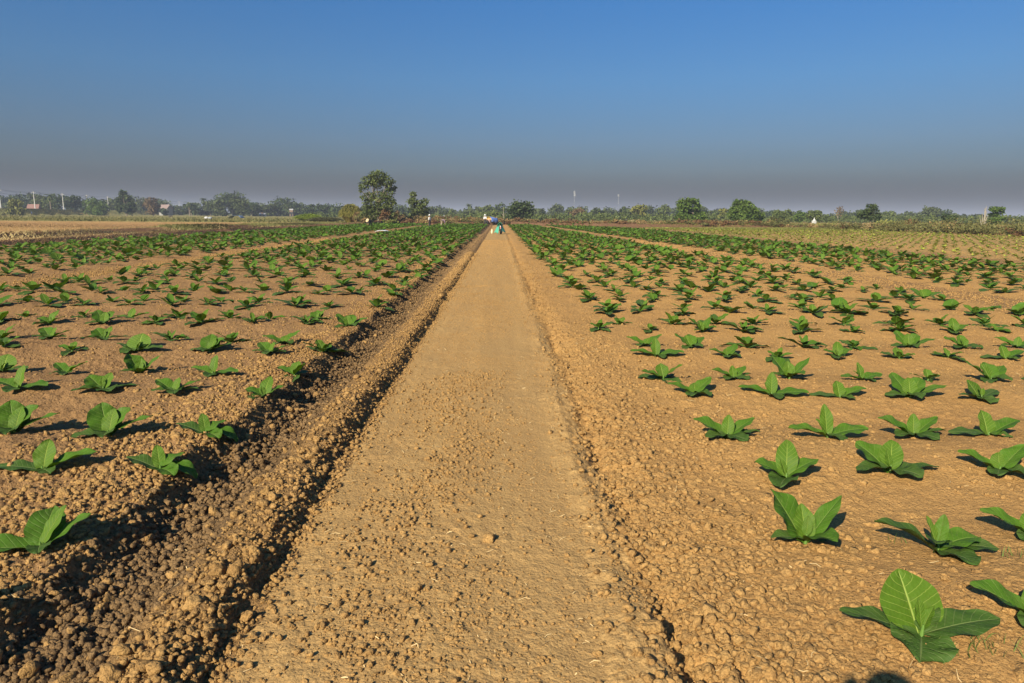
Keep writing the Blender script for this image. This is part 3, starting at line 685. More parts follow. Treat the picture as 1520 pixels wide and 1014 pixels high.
# rows are counted from the front among those that show
fronts = {}
for f_ in FIELD: fronts[f_] = {r: n_ for n_, r in enumerate(sorted({k[1] for k in byrow if k[0] == f_}))}
LOOK = {0: 'tobacco plant with tall broad leaf', 1: 'leafy tobacco plant leaning left', 2: 'low spreading tobacco plant', 3: 'small tobacco plant, curled bright leaf',
        4: 'broad tobacco plant sprawling rightward', 5: 'tobacco plant opened like a V', 6: 'tobacco plant pointing up rightward', 7: 'tobacco plant with one upright leaf',
        8: 'crumpled tobacco plant, one leaf folded', 9: 'dense dark tobacco plant', 10: 'tobacco plant with a spire of bright leaf', 11: 'tobacco plant fanned out evenly'}
for i in single:
    x, y, k, rz, sc, fld, r, meas = PL[i]
    lab = f"{LOOK[k] if (k < 8 and abs(rz) < .6 and y < 5) else 'green tobacco plant'}, {ordinal(rank[i])} from {EDGE[fld]}, {ordinal(fronts[fld][r])} cross row of {FIELD[fld]}"
    loc = (x, y, float(PZs[i]) - .004)
    if y < 11.0:
        e = empty('tobacco_plant', loc, rz, lab, 'tobacco plant', 'tobacco plants in rows'); e.scale = (sc, sc, sc * (1.0 if y < 5 else .86))
        st, lv = TEMPL[k]; obj('stem', st, e)
        for m in lv: obj('leaf', m, e)
    else:
        o = obj('tobacco_plant', LOD1[k], loc=loc, rz=rz, scale=sc); o.scale[2] = sc * .76; tag(o, lab, 'tobacco plant', 'tobacco plants in rows')
# all the rest of the crop, far too many to count, as one mass per kind
def crop_mass(name, items, lods, mats):
    VV, FF, UU, MI, b = [], [], [], [], 0
    A = np.array([(p[0], p[1], p[3], p[4]) for p in items]); K = np.array([p[2] for p in items]); Z = H(A[:, 0], A[:, 1])
    for k in range(len(lods)):
        j = np.where(K == k)[0]
        if not len(j): continue
        v, f, uv, mi = lods[k]; ca, sa = np.cos(A[j, 2])[:, None], np.sin(A[j, 2])[:, None]; s = A[j, 3][:, None]
        w = np.stack([(v[:, 0] * ca - v[:, 1] * sa) * s + A[j, 0][:, None], (v[:, 0] * sa + v[:, 1] * ca) * s + A[j, 1][:, None], v[:, 2] * s * .74 + Z[j][:, None]], -1)
        n_, m_ = w.shape[:2]
        VV.append(w.reshape(-1, 3)); FF.append((f[None] + (np.arange(n_) * m_)[:, None, None] + b).reshape(-1, 4)); UU.append(np.tile(uv, (n_, 1))); MI.append(np.tile(mi, n_)); b += n_ * m_
    return mesh_np(name, np.concatenate(VV), np.concatenate(FF), mats, np.concatenate(UU), midx=np.concatenate(MI))
rest = [PL[i] for i in range(len(PL)) if i not in sset]
midl = [low_plant(s, 5, 3 if False else 4, k) for k, s in enumerate(SPECS)]; lowl = [low_plant(s[:6], 3, 2, k) for k, s in enumerate(SPECS)]
tag(obj('tobacco_rows', crop_mass('tobacco_rows', [p for p in rest if p[1] < 34], midl, LMAT)), kind='stuff')
tag(obj('distant_tobacco', crop_mass('distant_tobacco', [p for p in rest if p[1] >= 34], lowl, LMAT)), kind='stuff')
# the pale young crop beyond the right-hand track
SEEDM = [foliage_mat('seedling_leaf', (.22, .26, .035), (.33, .33, .05)), foliage_mat('seedling_leaf_green', (.15, .21, .03), (.24, .27, .04)), foliage_mat('seedling_leaf_dark', (.10, .15, .025), (.17, .20, .03))]
its = []
y = 14.0
while y < 97:
    x = 20.4
    while x < min(48.5, y * .85 + 8):
        if rr.random() > .12: its.append((x + jit(.12), y + jit(.14), rr.randrange(len(SPECS)), rr.random() * 6.28, rr.uniform(.65, .95) * (1.0 if y < 60 else 1.2)))
        x += .62
    y += .95
tag(obj('seedling_rows', crop_mass('seedling_rows', its, lowl, SEEDM)), kind='stuff')
# thin grass blades at the foot of the nearest plant
def blades(spots, hgt, wid, seed, lean=.5):
    rg = np.random.default_rng(seed); s = np.asarray(spots, float); n = len(s)
    a = rg.random(n) * 6.283; h = hgt * (.5 + .7 * rg.random(n)) if np.isscalar(hgt) else hgt * (.6 + .5 * rg.random(n)); w = wid * (.6 + .6 * rg.random(n)); l = rg.normal(0, lean, (n, 2)) * h[:, None]
    sd = np.stack([np.cos(a), np.sin(a), 0 * a], -1) * w[:, None]; up = np.stack([l[:, 0], l[:, 1], h], -1); mid = s + up * .55 * np.array([.7, .7, 1.1])
    v = np.stack([s - sd, s + sd, mid + sd * .8, mid - sd * .8, s + up + sd * .12, s + up - sd * .12], 1).reshape(-1, 3); b = (np.arange(n) * 6)[:, None]
    return v, np.concatenate([b + np.array([0, 1, 2, 3]), b + np.array([3, 2, 4, 5])])
GRASS = foliage_mat('green_grass', (.07, .11, .02), (.16, .20, .05))
sp = []
for (cx_, cy_, n_) in ((1.80, 2.24, 26), (1.70, 2.2, 12), (2.42, 2.93, 10), (2.0, 3.12, 8), (1.95, 2.22, 8)):
    for _ in range(n_):
        q = (cx_ + rr.gauss(0, .05), cy_ + rr.gauss(0, .03)); sp.append((q[0], q[1], float(H(np.array([q[0]]), np.array([q[1]]))[0])))
v, f = blades(sp, .05, .0022, 6); tag(obj('weed_grass', mesh_np('weed_grass', v, f, GRASS, smooth=False)), kind='stuff')
# ------------------------------------------------------------------ trees and brush
BARK = plain('tree_bark', (.20, .155, .11), .9, scale=3, bump=.02)
PALEBARK = plain('pale_bark', (.25, .215, .165), .9, scale=3)
FOL = {
 'olive': foliage_mat('olive_foliage', (.050, .075, .018), (.125, .150, .040)),
 'green': foliage_mat('green_foliage', (.036, .072, .012), (.110, .160, .026)),
 'dark': foliage_mat('dark_foliage', (.028, .050, .016), (.070, .095, .026)),
 'far': foliage_mat('far_foliage', (.040, .062, .022), (.100, .120, .042), scale=.2),
 'yellow': foliage_mat('yellow_green_foliage', (.11, .13, .03), (.24, .23, .06)),
 'brown': foliage_mat('brown_foliage', (.11, .075, .035), (.22, .150, .070)),
 'rust': foliage_mat('rusty_brush', (.10, .055, .026), (.20, .110, .048)),
 'dry': foliage_mat('dry_brush', (.19, .130, .055), (.36, .25, .105)),
 'straw': foliage_mat('pale_straw', (.34, .24, .10), (.56, .43, .19)),
 'lime': foliage_mat('lime_reeds', (.16, .24, .02), (.32, .38, .045)),
 'reed': foliage_mat('reed_blades', (.16, .18, .03), (.36, .30, .075)),
 'bright': foliage_mat('bright_reeds', (.12, .16, .02), (.24, .26, .045)),
 'scrub': foliage_mat('scrub_foliage', (.070, .088, .024), (.190, .165, .058)),
}
def leaf_cards(pts, size, rg, flat=.0):
    """small bent leaf-spray faces, one per point"""
    n = len(pts); nrm = rg.normal(size=(n, 3)); nrm[:, 2] += flat; nrm /= np.linalg.norm(nrm, axis=1)[:, None]
    a = np.cross(nrm, rg.normal(size=(n, 3))); a /= np.linalg.norm(a, axis=1)[:, None]; b = np.cross(nrm, a)
    s = (np.asarray(size) * (.55 + .9 * rg.random(n)))[:, None]; e = .45 + .35 * rg.random(n)[:, None]
    p0, p1, p2, p3 = pts - a * s, pts - b * s * e + nrm * s * .25, pts + a * s * (1.0), pts + b * s * e + nrm * s * .2
    v = np.stack([p0, p1, p2, p3], 1).reshape(-1, 3); return v, (np.arange(n) * 4)[:, None] + np.array([0, 1, 2, 3])

def lobes_to_points(lobes, n, rg, hollow=.55):
    vol = np.array([l[3] * l[4] * l[5] for l in lobes]) ** .75; k = rg.choice(len(lobes), n, p=vol / vol.sum())
    d = rg.normal(size=(n, 3)); d /= np.linalg.norm(d, axis=1)[:, None]
    r = (hollow + (1 - hollow) * rg.random(n)) * (1 + .13 * rg.normal(size=n))
    L = np.array(lobes)[k]
    return L[:, :3] + d * r[:, None] * L[:, 3:6]

def make_tree(name, x, y, h, w, style, seed, label, group=None, trunk_h=.28, n=1500, leaf=.30, lobes=None, bark=None, gap=.0, z=None, cat='tree', parts=True):
    rg = np.random.default_rng(seed); pr = random.Random(seed)
    z0 = float(H(np.array([x]), np.array([y]))[0]) if z is None else z
    if lobes is None:
        lobes = []; th = trunk_h * h
        for _ in range(pr.randint(9, 13)):
            a, q = pr.random() * 6.28, pr.random() ** .5; zz = th + (h - th) * (.12 + .72 * pr.random())
            prof = math.sin(math.pi * min(1, max(0.05, (zz - th) / (h - th) * .80 + .16))) ** .6
            s = w * pr.uniform(.15, .24)
            lobes.append((math.cos(a) * q * (w / 2 - s * .8) * prof, math.sin(a) * q * (w / 2 - s * .8) * prof, zz, s, s, s * pr.uniform(.65, .95)))
        lobes.append((pr.uniform(-.1, .1) * w, 0, h * .93 - w * .06, w * .18, w * .18, h * .09))
    e = empty(name, (x, y, z0 - .05), 0, label, cat, group)
    tb = MB(); r0 = max(.09, h * .022); sway = [(pr.uniform(-.03, .03) * h * k, pr.uniform(-.03, .03) * h * k, h * .8 * k / 4) for k in range(5)]; sway[0] = (0, 0, -.15)
    tb.tube(sway, [r0 * 1.35, r0, r0 * .75, r0 * .5, r0 * .2], 7)
    for l in lobes:
        k = min(3, max(1, int(l[2] / (h * .8) * 4 * .75))); b = sway[k]
        m = ((b[0] + l[0]) / 2, (b[1] + l[1]) / 2, (b[2] + l[2]) / 2 - .04 * h)
        tb.tube([b, m, l[:3]], [r0 * .42, r0 * .28, r0 * .1], 5, cap=False)
    pts = lobes_to_points(lobes, n, rg)
    if gap: pts = pts[rg.random(len(pts)) > gap * np.clip(.5 + 1.6 * vnoise(pts[:, 0] * 1.1 + seed, pts[:, 2] * 1.1 + pts[:, 1] * .6, seed), 0, 1)]
    pts = pts[pts[:, 2] > .05]
    v, f = leaf_cards(pts, leaf, rg, .5)
    obj('crown', mesh_np('crown', v, f, FOL[style], smooth=False), e)
    tb.build('trunk', bark or BARK, e)
    return e

def palm(x, y, h, seed, label, group, z=None):
    pr = random.Random(seed); z0 = float(H(np.array([x]), np.array([y]))[0]) if z is None else z
    e = empty('palm_tree', (x, y, z0 - .1), pr.random() * 6, label, 'tree', group)
    lean = pr.uniform(-.06, .06) * h; t = MB(); t.tube([(0, 0, -.2), (lean * .4, 0, h * .4), (lean, 0, h * .86)], [.26, .19, .14], 7); t.build('trunk', BARK, e)
    vs, fs = [], []
    for i in range(17):
        a = 2.4 * i + pr.uniform(-.2, .2); el = pr.uniform(-.5, 1.15); L = pr.uniform(2.3, 3.1); c = Vector((lean, 0, h * .86)); pv = []
        for k in range(6):
            q = k / 5; ang = el - 1.5 * q; c = c + Vector((math.cos(a) * math.cos(ang), math.sin(a) * math.cos(ang), math.sin(ang))) * (L / 5) * (1 if k else 0)
            wd = .42 * math.sin(math.pi * (.12 + .8 * q)); s = Vector((-math.sin(a), math.cos(a), 0)) * wd; pv += [c - s - Vector((0, 0, wd * .5)), c, c + s - Vector((0, 0, wd * .5))]
        b = len(vs); vs += pv
        for k in range(5): fs += [(b + k * 3, b + k * 3 + 1, b + k * 3 + 4, b + k * 3 + 3), (b + k * 3 + 1, b + k * 3 + 2, b + k * 3 + 5, b + k * 3 + 4)]
    me = bpy.data.meshes.new('crown'); me.from_pydata(vs, [], fs); me.materials.append(FOL['far']); obj('crown', me, e)
    return e

def tree_at(px, top, wpx, y, style, seed, label, **k):
    x = across(px, y); zt = height_for(px, top, y); zb = float(H(np.array([x]), np.array([y]))[0])
    d = y / math.cos(math.atan2(x, y)) ; return make_tree(k.pop('name', 'broadleaf_tree'), x, y, (zt - zb) * 1.03, wpx * y / FPX * 1.28, style, seed, label, **k)

# the tall two-tiered tree left of the path
def L_(px, py, rx, rz, y, x0, ry=None): return (across(px, y) - x0, random.uniform(-.6, .6), height_for(px, py, y), rx * y / FPX, (ry or rx) * y / FPX, rz * y / FPX)
yb = 119.0; xb_ = across(562, yb)
big = [L_(*q, yb, xb_) for q in ((564, 262, 15, 9), (549, 267, 11, 7), (576, 270, 10, 8), (542, 276, 9, 6), (560, 273, 11, 7), (581, 279, 8, 5), (547, 293, 12, 8), (563, 291, 12, 9), (578, 287, 9, 9), (579, 299, 9, 7),
       (553, 303, 13, 8), (570, 304, 13, 8), (560, 314, 14, 9), (545, 312, 9, 8), (577, 313, 8, 7), (570, 322, 12, 8), (550, 322, 11, 8), (541, 323, 9, 8), (584, 322, 9, 7), (587, 303, 4, 3), (537, 283, 4, 3), (586, 270, 4, 3))]
make_tree('broadleaf_tree', xb_, yb, 9.2, 6.0, 'olive', 3, 'tallest tree, two-tiered olive crown with gaps, standing left of the path end', n=7600, leaf=.18, lobes=big, gap=.42)
ys_ = 134.0; xs_ = across(622, ys_)
sm = [L_(*q, ys_, xs_) for q in ((614, 290, 6, 6), (612, 299, 7, 6), (621, 303, 9, 7), (630, 300, 7, 6), (627, 309, 9, 7), (616, 311, 9, 7), (633, 312, 5, 6), (624, 318, 9, 6), (612, 320, 6, 6))]
make_tree('broadleaf_tree', xs_, ys_, 6.2, 4.0, 'olive', 5, 'slim sparse tree with a pale trunk, right of the tallest tree', n=1700, leaf=.22, lobes=sm, gap=.55, bark=PALEBARK)
tree_at(1027, 292, 47, 148, 'green', 7, 'dome-shaped dense green tree, left one of two beyond the right field', n=5200, leaf=.27, trunk_h=.01, gap=.15)
tree_at(1107, 296, 45, 145, 'green', 8, 'round bright green tree, right one of two beyond the right field', n=5000, leaf=.27, trunk_h=.01, gap=.15)
tree_at(768, 303, 46, 172, 'dark', 9, 'dark bushy tree standing just right of the path end', n=2200, leaf=.32, trunk_h=.02)
tree_at(188, 283, 26, 330, 'dark', 10, 'tall dark egg-shaped tree behind the utility poles', n=2200, leaf=.55, trunk_h=.08)
tree_at(1160, 312, 27, 190, 'olive', 11, 'small round olive tree with a short trunk right of the two green trees', n=1000, leaf=.32, trunk_h=.25)
tree_at(1187, 315, 20, 200, 'green', 12, 'low green tree left of the small white shrine', n=800, leaf=.32, trunk_h=.1)
tree_at(1207, 313, 20, 190, 'olive', 13, 'small olive tree standing directly behind the white shrine', n=900, leaf=.3, trunk_h=.2)
tree_at(1291, 302, 27, 126, 'dark', 14, 'narrow dark tree with a white trunk rising from the right-hand scrub', n=1700, leaf=.20, trunk_h=.30, bark=PALEBARK, gap=.3)
tree_at(1408, 318, 20, 120, 'dark', 15, 'little dark round bush-like tree in the scrub on the right', n=700, leaf=.2, trunk_h=.05)
yc = 128.0; xc_ = across(1477, yc)
fl = [L_(*q, yc, xc_) for q in ((1478, 310, 11, 3.2), (1471, 313, 6, 3), (1485, 315, 6, 3), (1476, 319, 9, 3.2), (1482, 324, 8, 3), (1474, 327, 8, 4), (1480, 333, 9, 5))]
make_tree('broadleaf_tree', xc_, yc, 3.9, 3.2, 'green', 16, 'flat-topped layered green tree near the right edge beside a dead trunk', n=1500, leaf=.18, lobes=fl)
dt = empty('dead_tree', (across(1461, 125), 125, 0), 0, 'pale leafless dead trunk beside the flat-topped tree on the right', 'tree')
m = MB(); m.tube([(0, 0, -.2), (.1, 0, 1.4), (-.05, 0, 3.6)], [.24, .16, .06], 7); m.build('trunk', PALEBARK, dt)
for i_, (dx_, h_) in enumerate(((-.35, 2.6), (.4, 3.1), (.7, 2.4), (-.75, 2.0), (.25, 4.0))):
    m = MB(); m.tube([(dx_ * .2, .05, .3), (dx_ * .6, .1, h_ * .55), (dx_, .1, h_)], [.14, .09, .03], 6); m.build('branch', PALEBARK, dt)
tree_at(951, 304, 24, 250, 'yellow', 17, 'yellowish green tree standing out of the grey treeline right of the mast', n=1100, leaf=.45, trunk_h=.12)
tree_at(857, 310, 26, 260, 'brown', 18, 'brownish rounded tree below the thin mast', n=1000, leaf=.45, trunk_h=.1)
tree_at(1071, 310, 16, 230, 'yellow', 19, 'faded yellow tree between the two green trees', n=600, leaf=.4, trunk_h=.2)
tree_at(24, 297, 22, 270, 'yellow', 20, 'yellow-green bushy tree beside the leftmost utility pole', n=1000, leaf=.45, trunk_h=.05)
tree_at(52, 287, 24, 420, 'far', 21, 'bluish tall tree behind the red-roofed house at far left', n=1100, leaf=.7, trunk_h=.2)
tree_at(143, 297, 40, 330, 'green', 22, 'wide low green tree behind the fourth utility pole', n=1500, leaf=.5, trunk_h=.02)
tree_at(228, 293, 24, 360, 'brown', 23, 'reddish brown tree between dark tree and pale-roofed house', n=900, leaf=.55, trunk_h=.1)
tree_at(345, 291, 46, 430, 'dark', 24, 'massive dark tree clump behind the bluish net on the left', n=2400, leaf=.7, trunk_h=.03)
tree_at(427, 299, 46, 420, 'dark', 25, 'broad dark dome of a tree above the low white roof', n=2200, leaf=.65, trunk_h=.03)
tree_at(397, 303, 26, 400, 'far', 26, 'rounded green tree left of the broad dark dome', n=1000, leaf=.6, trunk_h=.05)
tree_at(375, 300, 22, 390, 'dark', 27, 'dark tree right of the massive dark clump', n=900, leaf=.6, trunk_h=.05)
tree_at(243, 309.5, 13, 395, 'far', 43, 'low bush-like tree in front of the pink-roofed house', n=700, leaf=.5, trunk_h=.02)
tree_at(482, 310.5, 26, 400, 'far', 41, 'low bushy tree hiding all but the top of a white building', n=1100, leaf=.6, trunk_h=.02)
tree_at(384, 306, 20, 400, 'dark', 42, 'low dark tree in front of the white-roofed house', n=900, leaf=.6, trunk_h=.02)
tree_at(1382, 309, 26, 300, 'far', 28, 'bluish two-headed tree in the haze left of the dead trunk', n=1000, leaf=.5, trunk_h=.1)
tree_at(1245, 306, 14, 240, 'brown', 29, 'bare thin-crowned tree, brown, between shrine and narrow dark tree', n=130, leaf=.3, trunk_h=.3, bark=PALEBARK)
for i_, (px, top, y_) in enumerate(((303, 292, 400), (327, 290, 410), (282, 298, 380), (292, 299, 400), (77, 294, 330), (448, 303, 470), (460, 306, 480), (313, 295, 440), (696, 301, 380), (709, 305, 420), (726, 305, 430), (1187, 311, 330), (652, 305, 420))):
    x_ = across(px, y_); palm(x_, y_, (height_for(px, top, y_) - .2) / .98, 50 + i_, ['coconut palm among the trees left of the tall tree', 'coconut palm rising behind the far end of the path', 'palm top showing over the trees on the right'][0 if px < 500 else 1 if px < 900 else 2], 'palms of the distant treeline')
# the even grey-green treeline: single trees that can be told apart in it ...
TL = [(0, 290), (40, 293), (90, 293), (130, 295), (165, 296), (205, 291), (240, 298), (265, 302), (285, 300), (320, 297), (365, 295), (385, 304), (430, 301), (450, 306), (490, 307), (510, 306), (540, 306), (640, 306), (660, 306), (680, 313), (700, 306), (750, 308), (800, 311), (830, 307), (890, 309),
      (915, 308), (945, 307), (970, 310), (1000, 306), (1060, 309), (1080, 310), (1130, 314), (1150, 316), (1190, 314), (1230, 319), (1250, 314), (1270, 316), (1320, 314), (1350, 315), (1385, 312), (1420, 320), (1450, 318), (1500, 326), (1540, 323)]
pr = random.Random(8); px = -40
while px < 1570:
    top = np.interp(px, [t[0] for t in TL], [t[1] for t in TL]) + pr.uniform(-3.0, 4.0); y_ = pr.uniform(350, 470) if px < 480 else pr.uniform(290, 400)
    wpx = pr.uniform(18, 34); side = 'left' if px < 520 else 'centre' if px < 1000 else 'right'
    tree_at(px, top, wpx, y_, pr.choice(['far', 'far', 'far', 'dark', 'olive']), 200 + int(px), 'hazy grey-green tree of the distant treeline, ' + {'left': 'left of the tallest tree', 'centre': 'behind the end of the path', 'right': 'in the right third of the horizon'}[side],
            group='trees of the distant treeline, ' + side, n=900, leaf=.60, trunk_h=pr.uniform(.02, .15)); px += pr.uniform(20, 31)
# ... and the wood behind them, one mass
rg = np.random.default_rng(9); lob = []
for px in np.arange(-260, 1790, 7.0):
    y_ = rg.uniform(430, 640); x_ = across(px, y_); top = np.interp(px, [t[0] for t in TL], [t[1] for t in TL]) + rg.uniform(-1.5, 4.5); zt = height_for(px, top, y_)
    for k_ in range(3): s_ = rg.uniform(1.8, 3.6); lob.append((x_ + rg.uniform(-3, 3), y_ + rg.uniform(-6, 6), max(1.2, zt - s_ - k_ * s_ * 1.4), s_ * 1.3, s_ * 1.3, s_))
pts = lobes_to_points(lob, 60000, rg, .4); v, f = leaf_cards(pts, .85, rg, .5); v[:, 2] = np.maximum(v[:, 2], -.1)
tag(obj('distant_wood', mesh_np('distant_wood', v, f, FOL['far'], smooth=False)), kind='stuff')

# ---- reeds, dry clumps and scrub
def clump(name, px, y, wpx, top, style, seed, label, n=900, cat='grass clump', group=None, lean=.35, wid=.03):
    rg = np.random.default_rng(seed); x = across(px, y); z0 = float(H(np.array([x]), np.array([y]))[0]); h = max(.5, height_for(px, top, y) - z0); w = wpx * y / FPX
    a = rg.random(n) * 6.283; q = np.sqrt(rg.random(n)); out_ = np.stack([np.cos(a), np.sin(a), 0 * a], -1)
    sp = out_ * (q * w * .16)[:, None]; hh = h * (.62 + .42 * rg.random(n)) * (1 - .45 * q ** 3); t1 = sp + out_ * (q * w * .16)[:, None] + np.array([0, 0, 1]) * (hh * .6)[:, None]
    t2 = sp + out_ * (q * w * (.26 + lean * .3 * rg.random(n)))[:, None] + np.array([0, 0, 1]) * hh[:, None]; t3 = t2 + out_ * (q * w * .10)[:, None] - np.array([0, 0, 1]) * (h * .10 * q)[:, None]
    sd = np.stack([-np.sin(a + rg.normal(0, .7, n)), np.cos(a), 0 * a], -1) * wid; v = np.stack([sp - sd, sp + sd, t1 + sd, t1 - sd, t2 + sd * .8, t2 - sd * .8, t3 + sd * .2, t3 - sd * .2], 1).reshape(-1, 3)
    b_ = (np.arange(n) * 8)[:, None]; f = np.concatenate([b_ + np.array([0, 1, 2, 3]), b_ + np.array([3, 2, 4, 5]), b_ + np.array([5, 4, 6, 7])])
    e = empty(name, (x, y, z0 - .03), 0, label, cat, group)
    obj('blades', mesh_np('blades', v, f, FOL[style], smooth=False), e); return e
clump('reed_clump', 521, 124, 34, 303, 'reed', 1, 'tall yellow-green fountain-shaped reed clump left of the tallest tree', n=2200, lean=.30, wid=.045)
clump('reed_clump', 530, 121, 13, 314, 'dry', 2, 'straw-coloured dead reeds in front of the yellow reed clump', n=500, lean=.25, wid=.04)
clump('reed_clump', 458, 150, 40, 317, 'lime', 3, 'bright lime reeds spreading at the edge of the green strip', n=1800, lean=.5, wid=.05)
clump('reed_clump', 483, 140, 50, 322, 'scrub', 4, 'dull green low reeds between lime reeds and yellow clump', n=1600, lean=.6, wid=.06)
def scrub(name, spots, style, size, seed, flat=.2):
    rg = np.random.default_rng(seed); P = []
    for (x, y, w, h, n) in spots:
        z = float(H(np.array([x]), np.array([y]))[0]); l = [(x + rg.normal(0, w * .25), y + rg.normal(0, w * .25), z + h * rg.uniform(.15, .62), w * rg.uniform(.25, .42), w * rg.uniform(.25, .42), h * rg.uniform(.22, .42)) for _ in range(5)]
        P.append(lobes_to_points(l, n, rg, .35))
    P = np.concatenate(P); return leaf_cards(P, size, rg, flat)
def shrub(px, y, wpx, top, style, seed, label, n=420, size=.16, name='shrub', group=None):
    x = across(px, y); z = float(H(np.array([x]), np.array([y]))[0]); h = max(.55, height_for(px, top, y) - z); w = wpx * y / FPX
    e = empty(name, (x, y, z - .03), 0, label, 'shrub', group); rg = np.random.default_rng(seed); ll = []
    for _ in range(8): ll.append((rg.normal(0, w * .2), rg.normal(0, w * .2), h * rg.uniform(.2, .72), w * rg.uniform(.18, .3), w * rg.uniform(.18, .3), h * rg.uniform(.16, .27)))
    p = lobes_to_points(ll, n, rg, .4); v, f = leaf_cards(p, size, rg, .2); v[:, 2] = np.maximum(v[:, 2], 0); obj('foliage', mesh_np('foliage', v, f, FOL[style], smooth=False), e)
    m = MB()
    for k in range(6): l = ll[k]; m.tube([(0, 0, -.1), (l[0] * .5, l[1] * .5, l[2] * .5), l[:3]], [.05, .035, .015], 5, cap=False)
    m.build('stems', BARK, e); return e
for a_ in ((546, 118, 26, 316, 'scrub', 1, 'dull green shrub at the left foot of the tallest tree'), (541, 116, 14, 322, 'dry', 2, 'straw-coloured shrub right of the yellow reed clump'), (573, 117, 14, 307, 'rust', 3, 'rusty tall dead shrub leaning against the tallest tree', ), (589, 119, 18, 312, 'brown', 4, 'brown leafless shrub right of the tallest tree'),
           (602, 121, 24, 315, 'dry', 5, 'pale dry shrub between the two trees left of the path'), (577, 115, 26, 325, 'yellow', 6, 'yellowish shrub low in front of the tallest tree'), (607, 119, 24, 323, 'rust', 7, 'reddish dead shrub below the slim tree'), (617, 125, 20, 313, 'scrub', 8, 'olive shrub at the foot of the slim tree'),
           (668, 128, 40, 325, 'scrub', 9, 'long olive shrub behind the pink-shirted worker'), (690, 132, 30, 326, 'scrub', 10, 'olive-brown shrub left of the white-clad worker'), (644, 124, 30, 328, 'dry', 11, 'dry low shrub behind the worker in a white hat'),
           (1375, 100, 40, 331, 'scrub', 12, 'olive low shrub of the right-hand scrub left of the little dark tree'), (1325, 104, 50, 325, 'yellow', 13, 'pale green bushy shrub right of the white-trunked tree'), (1345, 100, 40, 323, 'scrub', 14, 'tall olive shrub in the middle of the right-hand scrub'), (1262, 108, 44, 326, 'scrub', 15, 'olive shrub left of the white-trunked tree'),
           (1435, 92, 36, 329, 'dark', 16, 'dark green shrub below the dead trunk'), (1503, 84, 46, 332, 'scrub', 17, 'olive shrub at the right edge of the picture'), (1468, 88, 24, 333, 'brown', 18, 'brown dry shrub below the flat-topped tree'), (1230, 112, 30, 332, 'dry', 19, 'straw-coloured shrub right of the white shrine')):
    shrub(*a_[:6], a_[6])
# the low tangle along the field ends, nobody could count it
rg = np.random.default_rng(21); sp = {'scrub': [], 'rust': [], 'dry': []}
def along(p0, p1, n, w, h, kinds):
    for _ in range(n):
        t = rg.random(); k = rg.choice(list(kinds), p=np.array(list(kinds.values())) / sum(kinds.values()))
        sp[k].append((p0[0] + (p1[0] - p0[0]) * t + rg.normal(0, .6), p0[1] + (p1[1] - p0[1]) * t + rg.normal(0, 1.0), w * rg.uniform(.6, 1.3), h * rg.uniform(.6, 1.25), 130))
along((50.5, 56), (50, 86), 80, 2.2, 1.35, {'scrub': 8, 'rust': .7, 'dry': .8}); along((54, 50), (58, 96), 70, 3.0, 1.7, {'scrub': 8, 'rust': .6, 'dry': .5})
along((50, 86), (39, 100), 60, 2.0, 1.05, {'scrub': 5, 'rust': 2, 'dry': 1.5}); along((40, 101), (16, 103), 80, 1.8, .75, {'scrub': 2, 'rust': 5, 'dry': 2})
along((17, 101), (4, 121), 70, 1.8, .85, {'rust': 6, 'scrub': 1, 'dry': 1}); along((3, 122.5), (-26, 124), 90, 1.8, .95, {'scrub': 4, 'rust': 2.5, 'dry': 3}); along((12, 112), (44, 122), 90, 2.6, 1.0, {'scrub': 5, 'dry': 3, 'rust': 1})
for k, nm in (('scrub', 'low_scrub'), ('rust', 'rusty_scrub'), ('dry', 'dry_scrub')):
    v, f = scrub(nm, sp[k], k, .105, 5); v[:, 2] = np.maximum(v[:, 2], -.1); tag(obj(nm, mesh_np(nm, v, f, FOL[k], smooth=False)), kind='stuff')
# straw, weeds and stubble on the banks to the left and right
def strip(name, n, xf, yf, hgt, wid, style, seed, lean=.6):
    rg_ = np.random.default_rng(seed); y = yf(rg_, n); x = xf(rg_, n, y); v, f = blades(np.stack([x, y, H(x, y) - .02], -1), hgt, wid, seed, lean)
    tag(obj(name, mesh_np(name, v, f, FOL[style], smooth=False)), kind='stuff')
lg = lambda a, b: (lambda g, n: a * (b / a) ** g.random(n))
strip('dead_grass', 9000, lambda g, n, y: -23.3 + g.normal(0, .75, n), lg(14, 120), .11, .02, 'brown', 1)
strip('straw_litter', 7000, lambda g, n, y: -28.6 + g.normal(0, 1.2, n), lg(20, 72), .16, .024, 'straw', 2, 1.1)
strip('straw_litter', 3500, lambda g, n, y: -24.2 + g.normal(0, .8, n), lg(16, 80), .12, .022, 'straw', 12, 1.1)
strip('bank_weeds', 9000, lambda g, n, y: -30 + g.normal(0, 1.3, n), lg(62, 122), .28, .04, 'scrub', 3)
strip('bank_weeds', 4000, lambda g, n, y: -25 + g.normal(0, 1.0, n), lg(80, 122), .22, .04, 'scrub', 9)
strip('field_stubble', 16000, lambda g, n, y: -32 - g.random(n) * (y * .55), lg(34, 119), .15, .022, 'dry', 4, .4)
strip('field_edge_weeds', 6000, lambda g, n, y: g.uniform(20, 50, n), lambda g, n: g.uniform(86, 104, n), .30, .05, 'yellow', 5)
strip('far_crop', 9000, lambda g, n, y: -25 - g.random(n) * (y * .75), lambda g, n: g.choice([126, 133, 142, 150, 161, 175, 190, 208, 230, 255], n) + g.normal(0, 1.5, n), .35, .10, 'scrub', 6)
strip('far_grass', 9000, lambda g, n, y: g.uniform(-.2, .9, n) * y, lg(124, 280), .40, .10, 'dry', 7)
strip('embankment_grass', 12000, lambda g, n, y: -206 - (y - 290) * .172 + g.uniform(-9, 10, n), lambda g, n: 270 * (640 / 270) ** g.random(n), .8, .22, 'scrub', 15)
